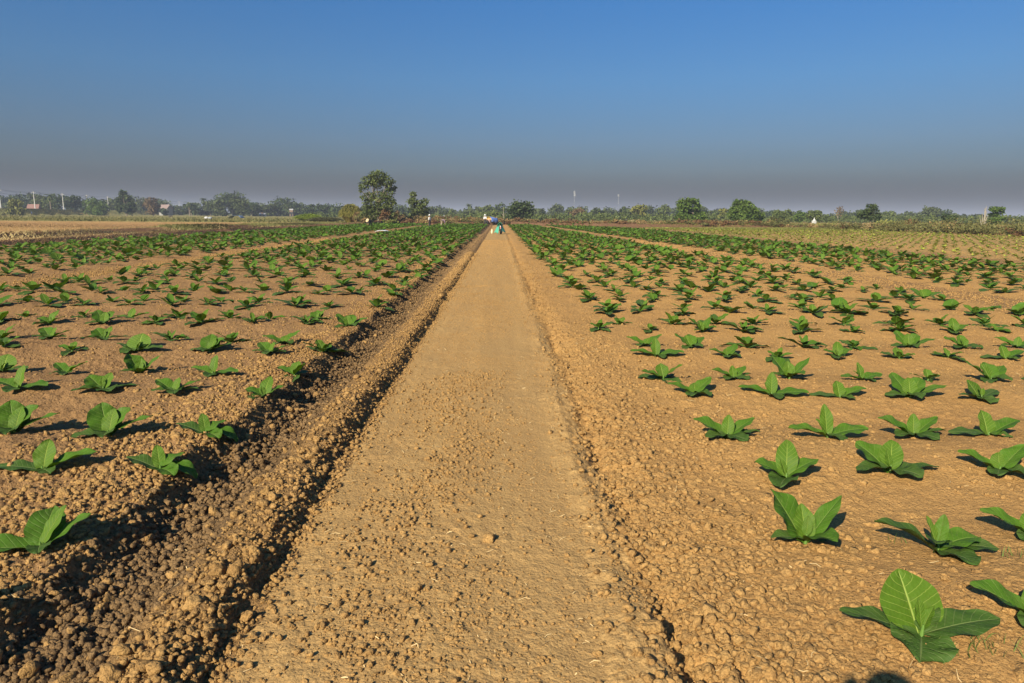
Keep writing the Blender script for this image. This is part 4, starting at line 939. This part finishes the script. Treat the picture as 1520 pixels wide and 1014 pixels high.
# a low far thicket closing the foot of the treeline
rg = np.random.default_rng(31); lob = []
for px in np.arange(470, 1640, 5.0):
    for y_ in (rg.uniform(215, 250), rg.uniform(260, 320)):
        if px < 700 and y_ < 255: continue
        x_ = across(px, y_); s_ = rg.uniform(.8, 1.7); lob.append((x_ + rg.uniform(-2, 2), y_, s_ * rg.uniform(.5, 1.1), s_ * 1.7, s_ * 1.7, s_))
pts = lobes_to_points(lob, 24000, rg, .4); pts = pts[pts[:, 2] > .05]; v, f = leaf_cards(pts, .42, rg, .4)
tag(obj('distant_thicket', mesh_np('distant_thicket', v, f, FOL['olive'], smooth=False)), kind='stuff')
# ------------------------------------------------------------------ people
SKIN = plain('skin', (.30, .17, .10), .6, var=.1); DARK = plain('dark_cloth', (.03, .03, .038), .8); WHITE = plain('white_cloth', (.72, .72, .70), .8, var=.08)
BLUE = plain('blue_cloth', (.12, .22, .42), .8); PINK = plain('pink_cloth', (.42, .26, .26), .8); PURPLE = plain('purple_cloth', (.24, .17, .24), .8); STRAWHAT = plain('straw_hat', (.52, .42, .24), .8); KHAKI = plain('khaki_cloth', (.25, .20, .13), .8)
HAIR = plain('dark_hair', (.02, .016, .013), .6)
def skin_mesh(name, joints, edges, root, mat, parent, sub=1):
    me = bpy.data.meshes.new(name); me.from_pydata([j[0] for j in joints], edges, []); o = bpy.data.objects.new(name, me); COL.objects.link(o)
    md = o.modifiers.new('skin', 'SKIN'); md.use_smooth_shade = True; md.branch_smoothing = .6
    for i, j in enumerate(joints):
        sv = me.skin_vertices[0].data[i]; r = j[1]; sv.radius = r if isinstance(r, tuple) else (r, r); sv.use_root = (i == root)
    s = o.modifiers.new('sub', 'SUBSURF'); s.levels = s.render_levels = sub
    dg = bpy.context.evaluated_depsgraph_get(); me2 = bpy.data.meshes.new_from_object(o.evaluated_get(dg)); me2.name = name
    COL.objects.unlink(o); bpy.data.objects.remove(o); bpy.data.meshes.remove(me)
    me2.materials.clear(); me2.materials.append(mat); me2.polygons.foreach_set("use_smooth", [True] * len(me2.polygons))
    return obj(name, me2, parent)
def person(x, y, h, face, pose, shirt, trousers, hat, label, group=None, lift=0.0, arms=None):
    z = float(H(np.array([x]), np.array([y]))[0]) + lift
    e = empty('person', (x, y, z), face, label, 'person', group); s = h / 1.70
    J, E_ = [], []
    def add(p, r, par=None):
        J.append(((p[0] * s, p[1] * s, p[2] * s), tuple(q * s for q in r) if isinstance(r, tuple) else r * s)); i = len(J) - 1
        if par is not None: E_.append((par, i))
        return i
    if pose == 'stand':
        P, S, Nk, Hd = (0, 0, .93), (0, .0, 1.40), (0, .01, 1.49), (0, .03, 1.60)
        legs = [[(sx * .09, 0, .88), (sx * .10, .02, .50), (sx * .11, -.02, .10), (sx * .12, .14, .045)] for sx in (-1, 1)]
        arm = arms or [[(sx * .19, 0, 1.38), (sx * .27, -.02, 1.10), (sx * .27, .10, .88)] for sx in (-1, 1)]
    else:                                                              # bent over at the hips, hands to the ground
        P, S, Nk, Hd = (0, 0, .86), (0, .42, .92), (0, .52, .90), (0, .63, .84)
        legs = [[(sx * .09, 0, .82), (sx * .13, .05, .46), (sx * .17, -.04, .10), (sx * .19, .11, .045)] for sx in (-1, 1)]
        arm = [[(sx * .18, .42, .88), (sx * .20, .50, .60), (sx * .12, .58, .34)] for sx in (-1, 1)]
    lerp = lambda a, b, t: tuple(a[i] + (b[i] - a[i]) * t for i in range(3))
    p = add(P, (.15, .11)); w_ = add(lerp(P, S, .42), (.135, .10), p); c_ = add(lerp(P, S, .8), (.165, .11), w_); t_ = add(S, (.12, .08), c_); nk = add(Nk, .055, t_); hd = add(Hd, (.078, .092), nk)
    add((Hd[0], Hd[1] + (.02 if pose == 'stand' else .06), Hd[2] + (.09 if pose == 'stand' else -.04)), (.07, .08), hd)
    for L in legs:
        q = add(L[0], .09, p); q = add(L[1], .062, q); q = add(L[2], .04, q); add(L[3], (.042, .03), q)
    for A in arm:
        q = add(A[0], .055, c_); q = add(A[1], .042, q); q = add(A[2], .030, q)
        d = Vector(A[2]) - Vector(A[1]); d.normalize(); sd = d.cross(Vector((0, 1, 0)) if abs(d.y) < .8 else Vector((1, 0, 0))).normalized(); pm = Vector(A[2]) + d * .08; q = add(tuple(pm), (.036, .018), q)
        for k, fl in enumerate((.055, .068, .072, .06)): b = pm + sd * (.012 * (k - 1.5) * 1.5) + d * .02; add(tuple(b + d * fl), .0085, q)
        add(tuple(pm + sd * .05 + d * .015), .010, q)
    skin_mesh('body', J, E_, 0, SKIN, e, 1)
    def cloth(name, pts, eds, mat): skin_mesh(name, [(tuple(q * s for q in pt), tuple(v * s for v in r) if isinstance(r, tuple) else r * s) for pt, r in pts], eds, 0, mat, e, 1)
    pts = [(P, (.165, .125)), (lerp(P, S, .42), (.15, .115)), (lerp(P, S, .8), (.18, .125)), (S, (.13, .09))]; ed = [(0, 1), (1, 2), (2, 3)]
    for A in arm: pts += [(A[0], .07), (lerp(A[0], A[1], .9), .058), (lerp(A[1], A[2], .75), .046)]; n_ = len(pts); ed += [(2, n_ - 3), (n_ - 3, n_ - 2), (n_ - 2, n_ - 1)]
    cloth('shirt', pts, ed, shirt)
    pts = [(lerp(P, S, .08), (.168, .128))]; ed = []
    for L in legs: pts += [(L[0], .105), (L[1], .08), (lerp(L[1], L[2], .95), .062)]; n_ = len(pts); ed += [(0, n_ - 3), (n_ - 3, n_ - 2), (n_ - 2, n_ - 1)]
    cloth('trousers', pts, ed, trousers)
    up = Vector(Hd) - Vector(Nk); up = Vector((0, .1, 1)).normalized() if pose == 'stand' else Vector((0, .75, .35)).normalized(); top = Vector(Hd) + up * .085
    hb = MB()
    if hat is not None:
        a = up.cross(Vector((1, 0, 0))).normalized(); b = up.cross(a); vs, fs = [], []
        for (r_, k_) in ((.26, -.035), (.115, .0), (.105, .06), (.07, .105), (.004, .115)):
            for q in range(14): t = 6.2832 * q / 14; vs.append((top + a * (r_ * math.cos(t)) + b * (r_ * math.sin(t)) + up * k_) * s)
        for i in range(4):
            for q in range(14): fs.append((i * 14 + q, i * 14 + (q + 1) % 14, (i + 1) * 14 + (q + 1) % 14, (i + 1) * 14 + q))
        hb.add(vs, fs); hb.build('hat', hat, e, True)
    hb = MB(); c = (Vector(Hd) + up * .05 - Vector((0, .03, 0)) * (1 if pose == 'stand' else 0)) * s; hb.ball(tuple(c), (.095 * s, .105 * s, .10 * s), 12, 8, .05, 2); hb.build('hair', HAIR, e, True)
    return e
def worker(px, py, h, face, pose, *a, **k):
    x, y = ground_at(px, py, .05); return person(x, y, h, face, pose, *a, **k)
g_ = 'workers in the fields'
worker(550, 336.2, 1.55, 2.6, 'bend', DARK, DARK, STRAWHAT, 'worker in black with a straw hat bending over below the tallest tree', g_)
worker(638, 336.4, 1.55, 1.0, 'stand', WHITE, DARK, WHITE, 'standing worker in a white hat and white shirt, dark trousers', g_)
worker(655, 335.8, 1.6, -1.2, 'bend', PURPLE, KHAKI, STRAWHAT, 'stooping worker in a purplish shirt right of the white-hatted one', g_)
worker(720, 333.6, 1.62, 2.9, 'stand', WHITE, DARK, WHITE, 'worker in white top and dark trousers at the end of the path', g_)
worker(723.5, 334.2, 1.55, -1.9, 'bend', PINK, DARK, None, 'bent worker in pink beside the cart at the end of the path', g_)
worker(47.5, 320.2, 1.6, 1.3, 'stand', BLUE, DARK, BLUE, 'worker in a light blue shirt among the far left rows', g_)
worker(25.5, 319.0, 1.6, .2, 'stand', WHITE, KHAKI, None, 'worker in white, leftmost in the far left rows', g_)
worker(255.5, 326.2, 1.5, 2.0, 'bend', DARK, KHAKI, DARK, 'worker in dark clothes stooping in the green strip below the pale-roofed house', g_)
# the photographer, whose head throws the shadow at the bottom of the picture
ph = person(-.13, -.24, 1.70, 0.0, 'stand', KHAKI, DARK, None, 'photographer standing on the path, only his head shadow in the picture', None,
            arms=[[(-.19, -.02, 1.38), (-.37, .0, 1.42), (-.215, .03, 1.585)], [(.19, -.02, 1.38), (.26, .04, 1.16), (.07, .12, 1.46)]])

# ------------------------------------------------------------------ motorbike under the green nets, the cart, sheets
RUB = plain('rubber', (.02, .02, .02), .8); CHROME = plain('worn_metal', (.45, .45, .45), .35, .9); REDP = plain('red_plastic', (.45, .03, .03), .35); BLACKP = plain('black_paint', (.03, .03, .03), .4); GREENT = plain('green_tarp', (.055, .30, .20), .65, scale=5, bump=.02); GREYP = plain('grey_fender', (.55, .50, .48), .5)
CREAM = plain('cream_sack', (.66, .58, .36), .8, scale=9, bump=.01); YEL = plain('yellow_tarp', (.52, .38, .13), .6, bump=.02); BLUT = plain('blue_tarp', (.15, .24, .55), .55, bump=.02); WSHEET = plain('white_sheet', (.78, .78, .76), .5)
GLASSR = plain('red_lens', (.55, .02, .02), .2)
def wheel(parent, c, r, w, axis=(1, 0, 0)):
    m = MB(); n = 20
    for name, rr_, rw, mat in (('tyre', r, w, RUB),):
        vs, fs = [], []
        for i in range(n):
            t = 6.2832 * i / n
            for k in range(8):
                q = 6.2832 * k / 8; R_ = r - w * .5 + w * .5 * math.cos(q); vs.append((c[0] + w * .5 * math.sin(q), c[1] + R_ * math.cos(t), c[2] + R_ * math.sin(t)))
        for i in range(n):
            for k in range(8): fs.append((i * 8 + k, i * 8 + (k + 1) % 8, ((i + 1) % n) * 8 + (k + 1) % 8, ((i + 1) % n) * 8 + k))
        m.add(vs, fs)
    wo = m.build('wheel', RUB, parent, True)
    h = MB(); h.tube([(c[0] - w * .6, c[1], c[2]), (c[0] + w * .6, c[1], c[2])], .05, 10)
    for i in range(8): t = 6.2832 * i / 8; h.tube([(c[0], c[1], c[2]), (c[0], c[1] + (r - w * .8) * math.cos(t), c[2] + (r - w * .8) * math.sin(t))], .008, 4)
    h.build('spokes', CHROME, wo); return wo
mx_, my_ = ground_at(743.0, 347.6); mz_ = float(H(np.array([mx_]), np.array([my_]))[0])
mb = empty('motorbike', (mx_, my_, mz_), -.08, 'motorbike seen from behind, parked on the path with green netting over it', 'motorbike')
wheel(mb, (0, -.05, .29), .29, .10); wheel(mb, (0, 1.20, .29), .29, .08)
m = MB(); m.tube([(0, -.05, .29), (0, .35, .42), (0, .75, .45), (0, 1.0, .80)], .035, 8); m.tube([(0, 1.2, .29), (0, 1.02, .82), (0, .98, .98)], .028, 8); m.tube([(-.1, -.05, .29), (-.1, -.12, .68)], .025, 6); m.tube([(.1, -.05, .29), (.1, -.12, .68)], .025, 6); m.build('frame', BLACKP, mb)
m = MB(); m.box((0, .2, .78), (.26, .80, .10), bev=.035); m.build('seat', RUB, mb)
m = MB(); m.box((0, .55, .42), (.24, .34, .26), bev=.05); m.tube([(.14, .6, .32), (.15, .1, .26), (.15, -.35, .30)], .04, 8); m.build('engine', CHROME, mb)
m = MB(); m.box((0, -.24, .60), (.17, .12, .30), taper=.8, bev=.03); m.build('rear_fender', GREYP, mb)
m = MB(); m.box((0, -.315, .56), (.12, .03, .07), bev=.01); m.build('tail_light', GLASSR, mb)
m = MB(); m.tube([(-.34, .90, 1.02), (-.1, .98, .98), (.1, .98, .98), (.34, .90, 1.02)], .016, 6); m.build('handlebar', BLACKP, mb)
# the netting: a sagging sheet over the saddle, its sides hanging out like a tent
def drape(name, cx, cy, cz, prof, y0, y1, mat, seed, thick=.02):
    n = len(prof); ny_ = 12; vs = []
    for sgn in (0, 1):
        for j in range(ny_ + 1):
            q = j / ny_; yy = y0 + (y1 - y0) * q
            for i, (px_, pz_) in enumerate(prof):
                r_ = random.Random(seed * 999 + i * 31 + j * 7); f_ = .035 * math.sin(i * 1.9 + j * 1.1 + seed) + r_.uniform(-.02, .02)
                vs.append((cx + px_ * (1 - .12 * (2 * q - 1) ** 2) + f_ * .6 - sgn * 0, cy + yy + f_, cz + pz_ * (1 - .1 * q) + f_ * .5 - sgn * thick))
    fs = []; A = (ny_ + 1) * n
    for j in range(ny_):
        for i in range(n - 1):
            a = j * n + i; fs.append((a, a + 1, a + n + 1, a + n)); fs.append((A + a, A + a + n, A + a + n + 1, A + a + 1))
    rim = [j * n for j in range(ny_ + 1)] + [ny_ * n + i for i in range(1, n)] + [j * n + n - 1 for j in range(ny_ - 1, -1, -1)] + list(range(n - 2, 0, -1))
    for k in range(len(rim)): a, b = rim[k], rim[(k + 1) % len(rim)]; fs.append((a, b, A + b, A + a))
    return MB().add(vs, fs)
def panel(mb_, sx, wid, top, low, y_in, y_out, ph):                  # one side of the netting, hanging out from the saddle
    vs, fs = [], []; nu_, nv_ = 7, 9
    for sg in (0, 1):
        for j in range(nv_ + 1):
            v_ = j / nv_
            for i in range(nu_ + 1):
                u_ = i / nu_; x_ = sx * (.015 + .13 * v_ + u_ * (.10 + wid * v_ ** .8)); f_ = .022 * math.sin(u_ * 9 + v_ * 3 + ph)
                vs.append((x_, y_in + (y_out - y_in) * u_ + f_ + sg * .02 - .12 * v_, top - (top - low) * v_ - .10 * u_ * (1 - v_) - .05 * math.sin(u_ * 7 + ph) * v_ + f_ * .4))
    A = (nu_ + 1) * (nv_ + 1)
    for j in range(nv_):
        for i in range(nu_):
            a = j * (nu_ + 1) + i; c_ = a + nu_ + 1; fs += [(a, a + 1, c_ + 1, c_), (A + a, A + c_, A + c_ + 1, A + a + 1)]
    for j in range(nv_):
        for i in (0, nu_): a = j * (nu_ + 1) + i; fs.append((a, A + a, A + a + nu_ + 1, a + nu_ + 1))
    for i in range(nu_):
        for j in (0, nv_): a = j * (nu_ + 1) + i; fs.append((a, a + 1, A + a + 1, A + a))
    mb_.add(vs, fs)
m = MB(); panel(m, -1, .30, 1.0, .12, -.36, .05, 0.4); panel(m, 1, .24, .98, .20, -.34, .12, 2.2)
m.v = [(v_[0], v_[1], v_[2]) for v_ in m.v]; d_ = drape('t', 0, 0, 0, [(-.26, .78), (-.16, .95), (-.03, 1.02), (.12, .97), (.23, .80)], -.40, .75, GREENT, 3); m.add(d_.v, d_.f)
o = m.build('green_net', GREENT, smooth=True); o.location = (mx_ - .05, my_, mz_)
tag(o, 'heap of sea-green netting draped tent-like over the motorbike', 'netting')
sx_, sy_ = ground_at(730.3, 347.0); m = MB(); m.ball((0, 0, .17), (.10, .10, .20), 10, 8, .08, 3); m.ball((0, 0, .38), (.05, .05, .05), 8, 5, .1, 4); o = m.build('sack', CREAM, smooth=True); o.location = (sx_, sy_, mz_); tag(o, 'upright cream-coloured sack standing left of the green netting', 'sack')
cx_, cy_ = ground_at(730.8, 333.8); cz_ = float(H(np.array([cx_]), np.array([cy_]))[0])
ct = empty('farm_cart', (cx_, cy_, cz_), -.6, 'small loaded cart with yellow top and blue side at the path end', 'cart')
m = MB(); m.box((0, 0, .46), (1.35, 2.0, .14), bev=.02); m.tube([(0, -1.0, .45), (0, -2.0, .42)], .04, 6); m.build('chassis', BLACKP, ct)
for s_ in (-1, 1): wheel(ct, (s_ * .58, .1, .27), .27, .14)
m = MB(); m.box((-.12, 0, .90), (1.1, 1.8, .72), taper=.86, bev=.12); m.build('load', plain('ochre_load', (.40, .24, .06), .8, bump=.02), ct, True)
drape('t', -.10, 0, .06, [(-.60, .86), (-.58, 1.12), (-.44, 1.27), (-.1, 1.33), (.25, 1.29), (.42, 1.14)], -.97, .95, YEL, 5).build('yellow_cover', YEL, ct, True)
drape('t', 0, 0, .04, [(.18, 1.31), (.42, 1.16), (.62, .90), (.68, .60), (.66, .34)], -1.02, .9, BLUT, 6).build('blue_cover', BLUT, ct, True)
wx_, wy_ = ground_at(567, 345.0); wz_ = float(H(np.array([wx_]), np.array([wy_]))[0]); o = drape('t', wx_, wy_, wz_ + .08, [(-.55, .0), (-.35, .07), (-.1, .09), (.2, .10), (.42, .05), (.55, .01)], -.9, .9, WSHEET, 8).build('plastic_sheet', WSHEET, smooth=True); tag(o, 'crumpled white plastic sheet lying on the left side path', 'plastic sheet')
bx_, by_ = ground_at(351, 326); bz_ = float(H(np.array([bx_]), np.array([by_]))[0]); o = drape('t', bx_, by_, bz_ + .1, [(-1.9, .25), (-1.2, .75), (-.4, .95), (.5, .85), (1.3, .95), (1.9, .3)], -1.5, 1.5, BLUT, 9).build('blue_net', plain('grey_blue_net', (.16, .22, .32), .8), smooth=True); tag(o, 'long low grey-blue net heaped at the far edge of the green strip', 'netting')
for (q1, q2, lab) in ((306.5, 325.5, 'white sack lying left in the pair beside the grey-blue net'), (312, 326, 'pale grey sack lying right in the pair beside the grey-blue net')):
    x, y = ground_at(q1, q2); m = MB(); m.ball((0, 0, .3), (.55, .4, .36), 10, 7, .12, int(q1)); o = m.build('sack', plain('white_sack', (.42, .42, .42), .8) if q1 < 310 else plain('grey_sack', (.28, .30, .31), .8), smooth=True); o.location = (x, y, float(H(np.array([x]), np.array([y]))[0])); tag(o, lab, 'sack')

# ------------------------------------------------------------------ poles and wires, houses, masts
CONC = plain('concrete_pole', (.52, .50, .46), .9, var=.1); WIREM = plain('wire', (.06, .06, .07), .6)
poles = []
for k in range(-1, 14):
    y = 290 + 28.5 * k; x = -205 - 4.9 * k; z = float(H(np.array([x]), np.array([y]))[0]); pz = z + 8.4
    lab = ('utility pole at the left picture edge' if k == 0 else f'pale concrete utility pole, {ordinal(max(k, 0))} from the left of the roadside row')
    if k < 0: lab = 'concrete utility pole just outside the left picture edge'
    e = empty('utility_pole', (x, y, z), .17, lab, 'utility pole', 'utility poles along the raised road')
    m = MB(); m.box((0, 0, 4.0), (.34, .34, 9.0), taper=.55, bev=.03); m.build('pole', CONC, e)
    m = MB(); m.box((0, 0, 7.9), (1.8, .10, .10)); m.build('crossarm', CONC, e)
    m = MB()
    for q in (-.8, .0, .8): m.tube([(q, 0, 7.95), (q, 0, 8.12)], [.06, .04], 6)
    m.build('insulators', WHITE, e); poles.append((x, y, z))
for q, hz in ((-.8, 8.12), (.0, 8.5), (.8, 8.12), (.1, 6.9)):
    m = MB()
    for a_, b_ in zip(poles[:-1], poles[1:]):
        pts = []
        for t in np.linspace(0, 1, 7): pts.append((a_[0] + (b_[0] - a_[0]) * t + q, a_[1] + (b_[1] - a_[1]) * t, a_[2] + (b_[2] - a_[2]) * t + hz - 4 * .55 * t * (1 - t)))
        m.tube(pts, .022 if hz > 7 else .05, 4, cap=False)
    tag(m.build('power_line', WIREM), 'lowest and thickest cable strung along the utility poles' if hz < 7 else 'topmost wire strung along the utility poles' if hz > 8.3 else ('left' if q < 0 else 'right') + ' outer wire on the crossarms of the utility poles', 'wire', 'wires along the raised road')

ROOFR = plain('red_tiles', (.22, .115, .09), .8); ROOFP = plain('pale_red_roof', (.22, .155, .135), .8); WALLG = plain('grey_wall', (.26, .25, .23), .8); WALLW = plain('white_wall', (.46, .45, .43), .8, var=.08); WALLB = plain('brown_wall', (.20, .13, .09), .8); ROOFW = plain('pale_metal_roof', (.30, .30, .30), .6, var=.05); WIN = plain('dark_window', (.03, .035, .04), .2)
def house(px, y, wpx, eave, ridge, wall, roof, label, name='house', z=None, rz=0.0):
    x = across(px, y); w = wpx * y / FPX; z0 = float(H(np.array([x]), np.array([y]))[0]); he = height_for(px, eave, y) - z0; hr = height_for(px, ridge, y) - z0; d = w * .75
    e = empty(name, (x, y, z0), rz, label, 'house' if name == 'house' else name.split('_')[-1])
    m = MB(); m.box((0, 0, he / 2), (w * .9, d * .9, he)); m.add([(-w * .45, -d * .45, he), (-w * .45, d * .45, he), (-w * .45, 0, hr - .12), (w * .45, -d * .45, he), (w * .45, d * .45, he), (w * .45, 0, hr - .12)], [(0, 2, 1), (3, 4, 5)]); m.build('wall', wall, e)
    m = MB(); t = .10
    for s_ in (-1, 1): m.add([(-w / 2, s_ * d / 2, he - .1), (w / 2, s_ * d / 2, he - .1), (w / 2, 0, hr), (-w / 2, 0, hr), (-w / 2, s_ * d / 2, he - .1 + t), (w / 2, s_ * d / 2, he - .1 + t), (w / 2, 0, hr + t), (-w / 2, 0, hr + t)], [(0, 1, 2, 3), (4, 7, 6, 5), (0, 4, 5, 1), (1, 5, 6, 2), (2, 6, 7, 3), (3, 7, 4, 0)])
    m.build('roof', roof, e)
    m = MB(); m.box((w * .05, -d * .45 - .012, 1.0), (1.0, .06, 2.0)); m.build('door', WALLB if wall is not WALLB else WIN, e)
    for q in (-.26, .30):
        m = MB(); m.box((w * q, -d * .45 - .014, he * .55), (1.1, .07, 1.0)); m.build('window', WIN, e)
    return e
house(52, 345, 15, 309.5, 303.5, WALLB, ROOFR, 'brown-walled house with a dull red tiled roof left of the second pole', rz=.25)
house(247, 420, 16, 309.5, 304, WALLG, ROOFP, 'house with a faded pink roof and grey walls behind the poles', rz=-.3)
house(385, 470, 8, 306, 303.5, WALLB, ROOFW, 'white-roofed house between two dark trees on the left', rz=.1)
house(433, 412, 5.5, 311.8, 310.2, WALLB, ROOFW, 'house with a low white roof under the broad dark dome tree', rz=.1)
house(390, 380, 9, 318.2, 316.5, WALLW, ROOFW, 'small low white shed at the foot of the treeline on the left')
house(480, 480, 8, 311, 308.5, WALLB, ROOFW, 'white building top showing over the trees left of the reed clump')
house(493, 360, 6, 317.5, 315.5, WALLB, ROOFP, 'small brown hut at the treeline left of the reed clump')
house(924, 240, 11, 326, 323.5, WALLW, ROOFW, 'small white house low in the treeline below the second mast', rz=.5)
house(848, 260, 6, 329, 327.5, WALLW, ROOFW, 'low white shed below the brownish rounded tree', rz=.2)
house(662, 300, 8, 321.5, 319.5, WALLG, ROOFW, 'pale house low among the trees left of the path end', rz=.3)
# the shrine: a white block with a pointed roof
x = across(1209, 170); y = 170; z = float(H(np.array([x]), np.array([y]))[0]); sh = empty('shrine', (x, y, z), .3, 'small white shrine with a pointed top below the olive tree', 'shrine'); sh.scale = (.72, .72, .62)
m = MB(); m.box((0, 0, .7), (1.1, 1.1, 1.4), bev=.05); m.build('base', WALLW, sh)
m = MB(); m.tube([(0, 0, 1.38), (0, 0, 1.7), (0, 0, 2.1), (0, 0, 2.7)], [.62, .42, .2, .03], 8); m.build('spire', WALLW, sh)
for (px, top, yy, lab, head) in ((852, 282, 760, 'thin telecom mast with a pale antenna head right of the path end', 8.5), (917, 288, 860, 'second, fainter telecom mast further right', 4.0)):
    x = across(px, yy); hz = height_for(px, top, yy); e = empty('telecom_mast', (x, yy, 0), 0, lab, 'mast'); m = MB(); hb = hz - head
    for a_ in range(3):
        t = a_ * 2.094; m.tube([(1.1 * math.cos(t), 1.1 * math.sin(t), -.5), (.30 * math.cos(t), .30 * math.sin(t), hz - .5)], .07, 5)
    for k in range(int(hz / 1.6)):
        for a_ in range(3):
            r0_, r1_ = 1.1 - .8 * k * 1.6 / hz, 1.1 - .8 * (k + 1) * 1.6 / hz; t, t2 = a_ * 2.094, (a_ + 1) * 2.094; m.tube([(r0_ * math.cos(t), r0_ * math.sin(t), k * 1.6), (r1_ * math.cos(t2), r1_ * math.sin(t2), (k + 1) * 1.6)], .035, 4)
    m.build('lattice', CHROME, e)
    for a_ in range(6):
        t = a_ * 1.047; q = MB(); q.box((.72 * math.cos(t), .72 * math.sin(t), hz - head * .3 if a_ % 2 else hz - head * .62), (.34, .34, head * .34), bev=.04); q.build('antenna', WALLW, e)
dp = empty('bare_pole', (across(747, 128), 128, 0), 0, 'thin pale leafless post between the cart and the dark bushy tree', 'post'); m = MB(); m.tube([(0, 0, -.2), (.05, 0, 1.6), (0, 0, 3.1)], [.07, .06, .04], 6); m.build('post', PALEBARK, dp)
m = MB(); m.tube([(.03, 0, 1.3), (.45, .1, 2.1)], [.04, .015], 5); m.tube([(.03, 0, 1.5), (-.4, .1, 2.2)], [.04, .015], 5); m.build('branches', PALEBARK, dp)

# ------------------------------------------------------------------ light, sky, air
SUN_EL, SUN_AZ = 31.5, 213.0                                         # azimuth clockwise from +Y, towards the sun
sd = Vector((math.sin(R(SUN_AZ)) * math.cos(R(SUN_EL)), math.cos(R(SUN_AZ)) * math.cos(R(SUN_EL)), math.sin(R(SUN_EL))))
sl = bpy.data.lights.new('sun', 'SUN'); sl.energy = 5.0; sl.angle = R(.53); sl.color = (1.0, .88, .675)
so = bpy.data.objects.new('sun', sl); COL.objects.link(so); so.rotation_euler = (-sd).to_track_quat('-Z', 'Y').to_euler(); so.location = (-30, -50, 40)
w = bpy.data.worlds.new('World'); scene.world = w; w.use_nodes = True; nt = w.node_tree; nt.nodes.clear()
sky = nt.nodes.new('ShaderNodeTexSky'); sky.sky_type = 'NISHITA'; sky.sun_disc = False; sky.sun_elevation = R(SUN_EL); sky.sun_rotation = R(SUN_AZ); sky.altitude = 100; sky.air_density = 1.3; sky.dust_density = 2.2; sky.ozone_density = 3.0
tc = nt.nodes.new('ShaderNodeTexCoord'); sx = nt.nodes.new('ShaderNodeSeparateXYZ'); nt.links.new(tc.outputs['Generated'], sx.inputs[0])
rp = nt.nodes.new('ShaderNodeValToRGB'); nt.links.new(sx.outputs['Z'], rp.inputs['Fac']); e = rp.color_ramp.elements
SKY = [(0.0, (.075, .080, .112)), (.022, (.120, .136, .195)), (.032, (.160, .180, .255)), (.062, (.280, .357, .515)), (.10, (.32, .44, .655)), (.18, (.30, .54, .83)), (.32, (.20, .55, .95)), (1.0, (.20, .55, .95))]
while len(e) < len(SKY): e.new(.5)
for i, (p_, c_) in enumerate(SKY): e[i].position = p_; e[i].color = c_ + (1,)
mu = nt.nodes.new('ShaderNodeMix'); mu.data_type = 'RGBA'; mu.blend_type = 'MULTIPLY'; mu.inputs['Factor'].default_value = 1.0
nt.links.new(sky.outputs['Color'], mu.inputs['A']); nt.links.new(rp.outputs['Color'], mu.inputs['B'])
bg = nt.nodes.new('ShaderNodeBackground'); bg.inputs['Strength'].default_value = .065; nt.links.new(mu.outputs['Result'], bg.inputs['Color'])
wo = nt.nodes.new('ShaderNodeOutputWorld'); nt.links.new(bg.outputs['Background'], wo.inputs['Surface'])
# dusty air: one even box of haze round everything
hm, hn = new_mat('haze_air'); ho = N(hn, 'ShaderNodeOutputMaterial'); pv = N(hn, 'ShaderNodeVolumePrincipled'); pv.inputs['Color'].default_value = (.52, .57, .70, 1); pv.inputs['Density'].default_value = .00046; pv.inputs['Anisotropy'].default_value = .0
hn.links.new(pv.outputs['Volume'], ho.inputs['Volume'])
m = MB(); m.box((0, 4400, 20), (19400, 9300, 44)); hz = m.build('haze', hm); tag(hz, kind='stuff')
scene.view_settings.view_transform = 'Standard'; scene.view_settings.look = 'None'; scene.view_settings.gamma = 1.0; scene.view_settings.exposure = 0.86
scene.cycles.use_denoising = True
scene.cycles.volume_bounces = 0; scene.cycles.max_bounces = 6; scene.cycles.transparent_max_bounces = 8
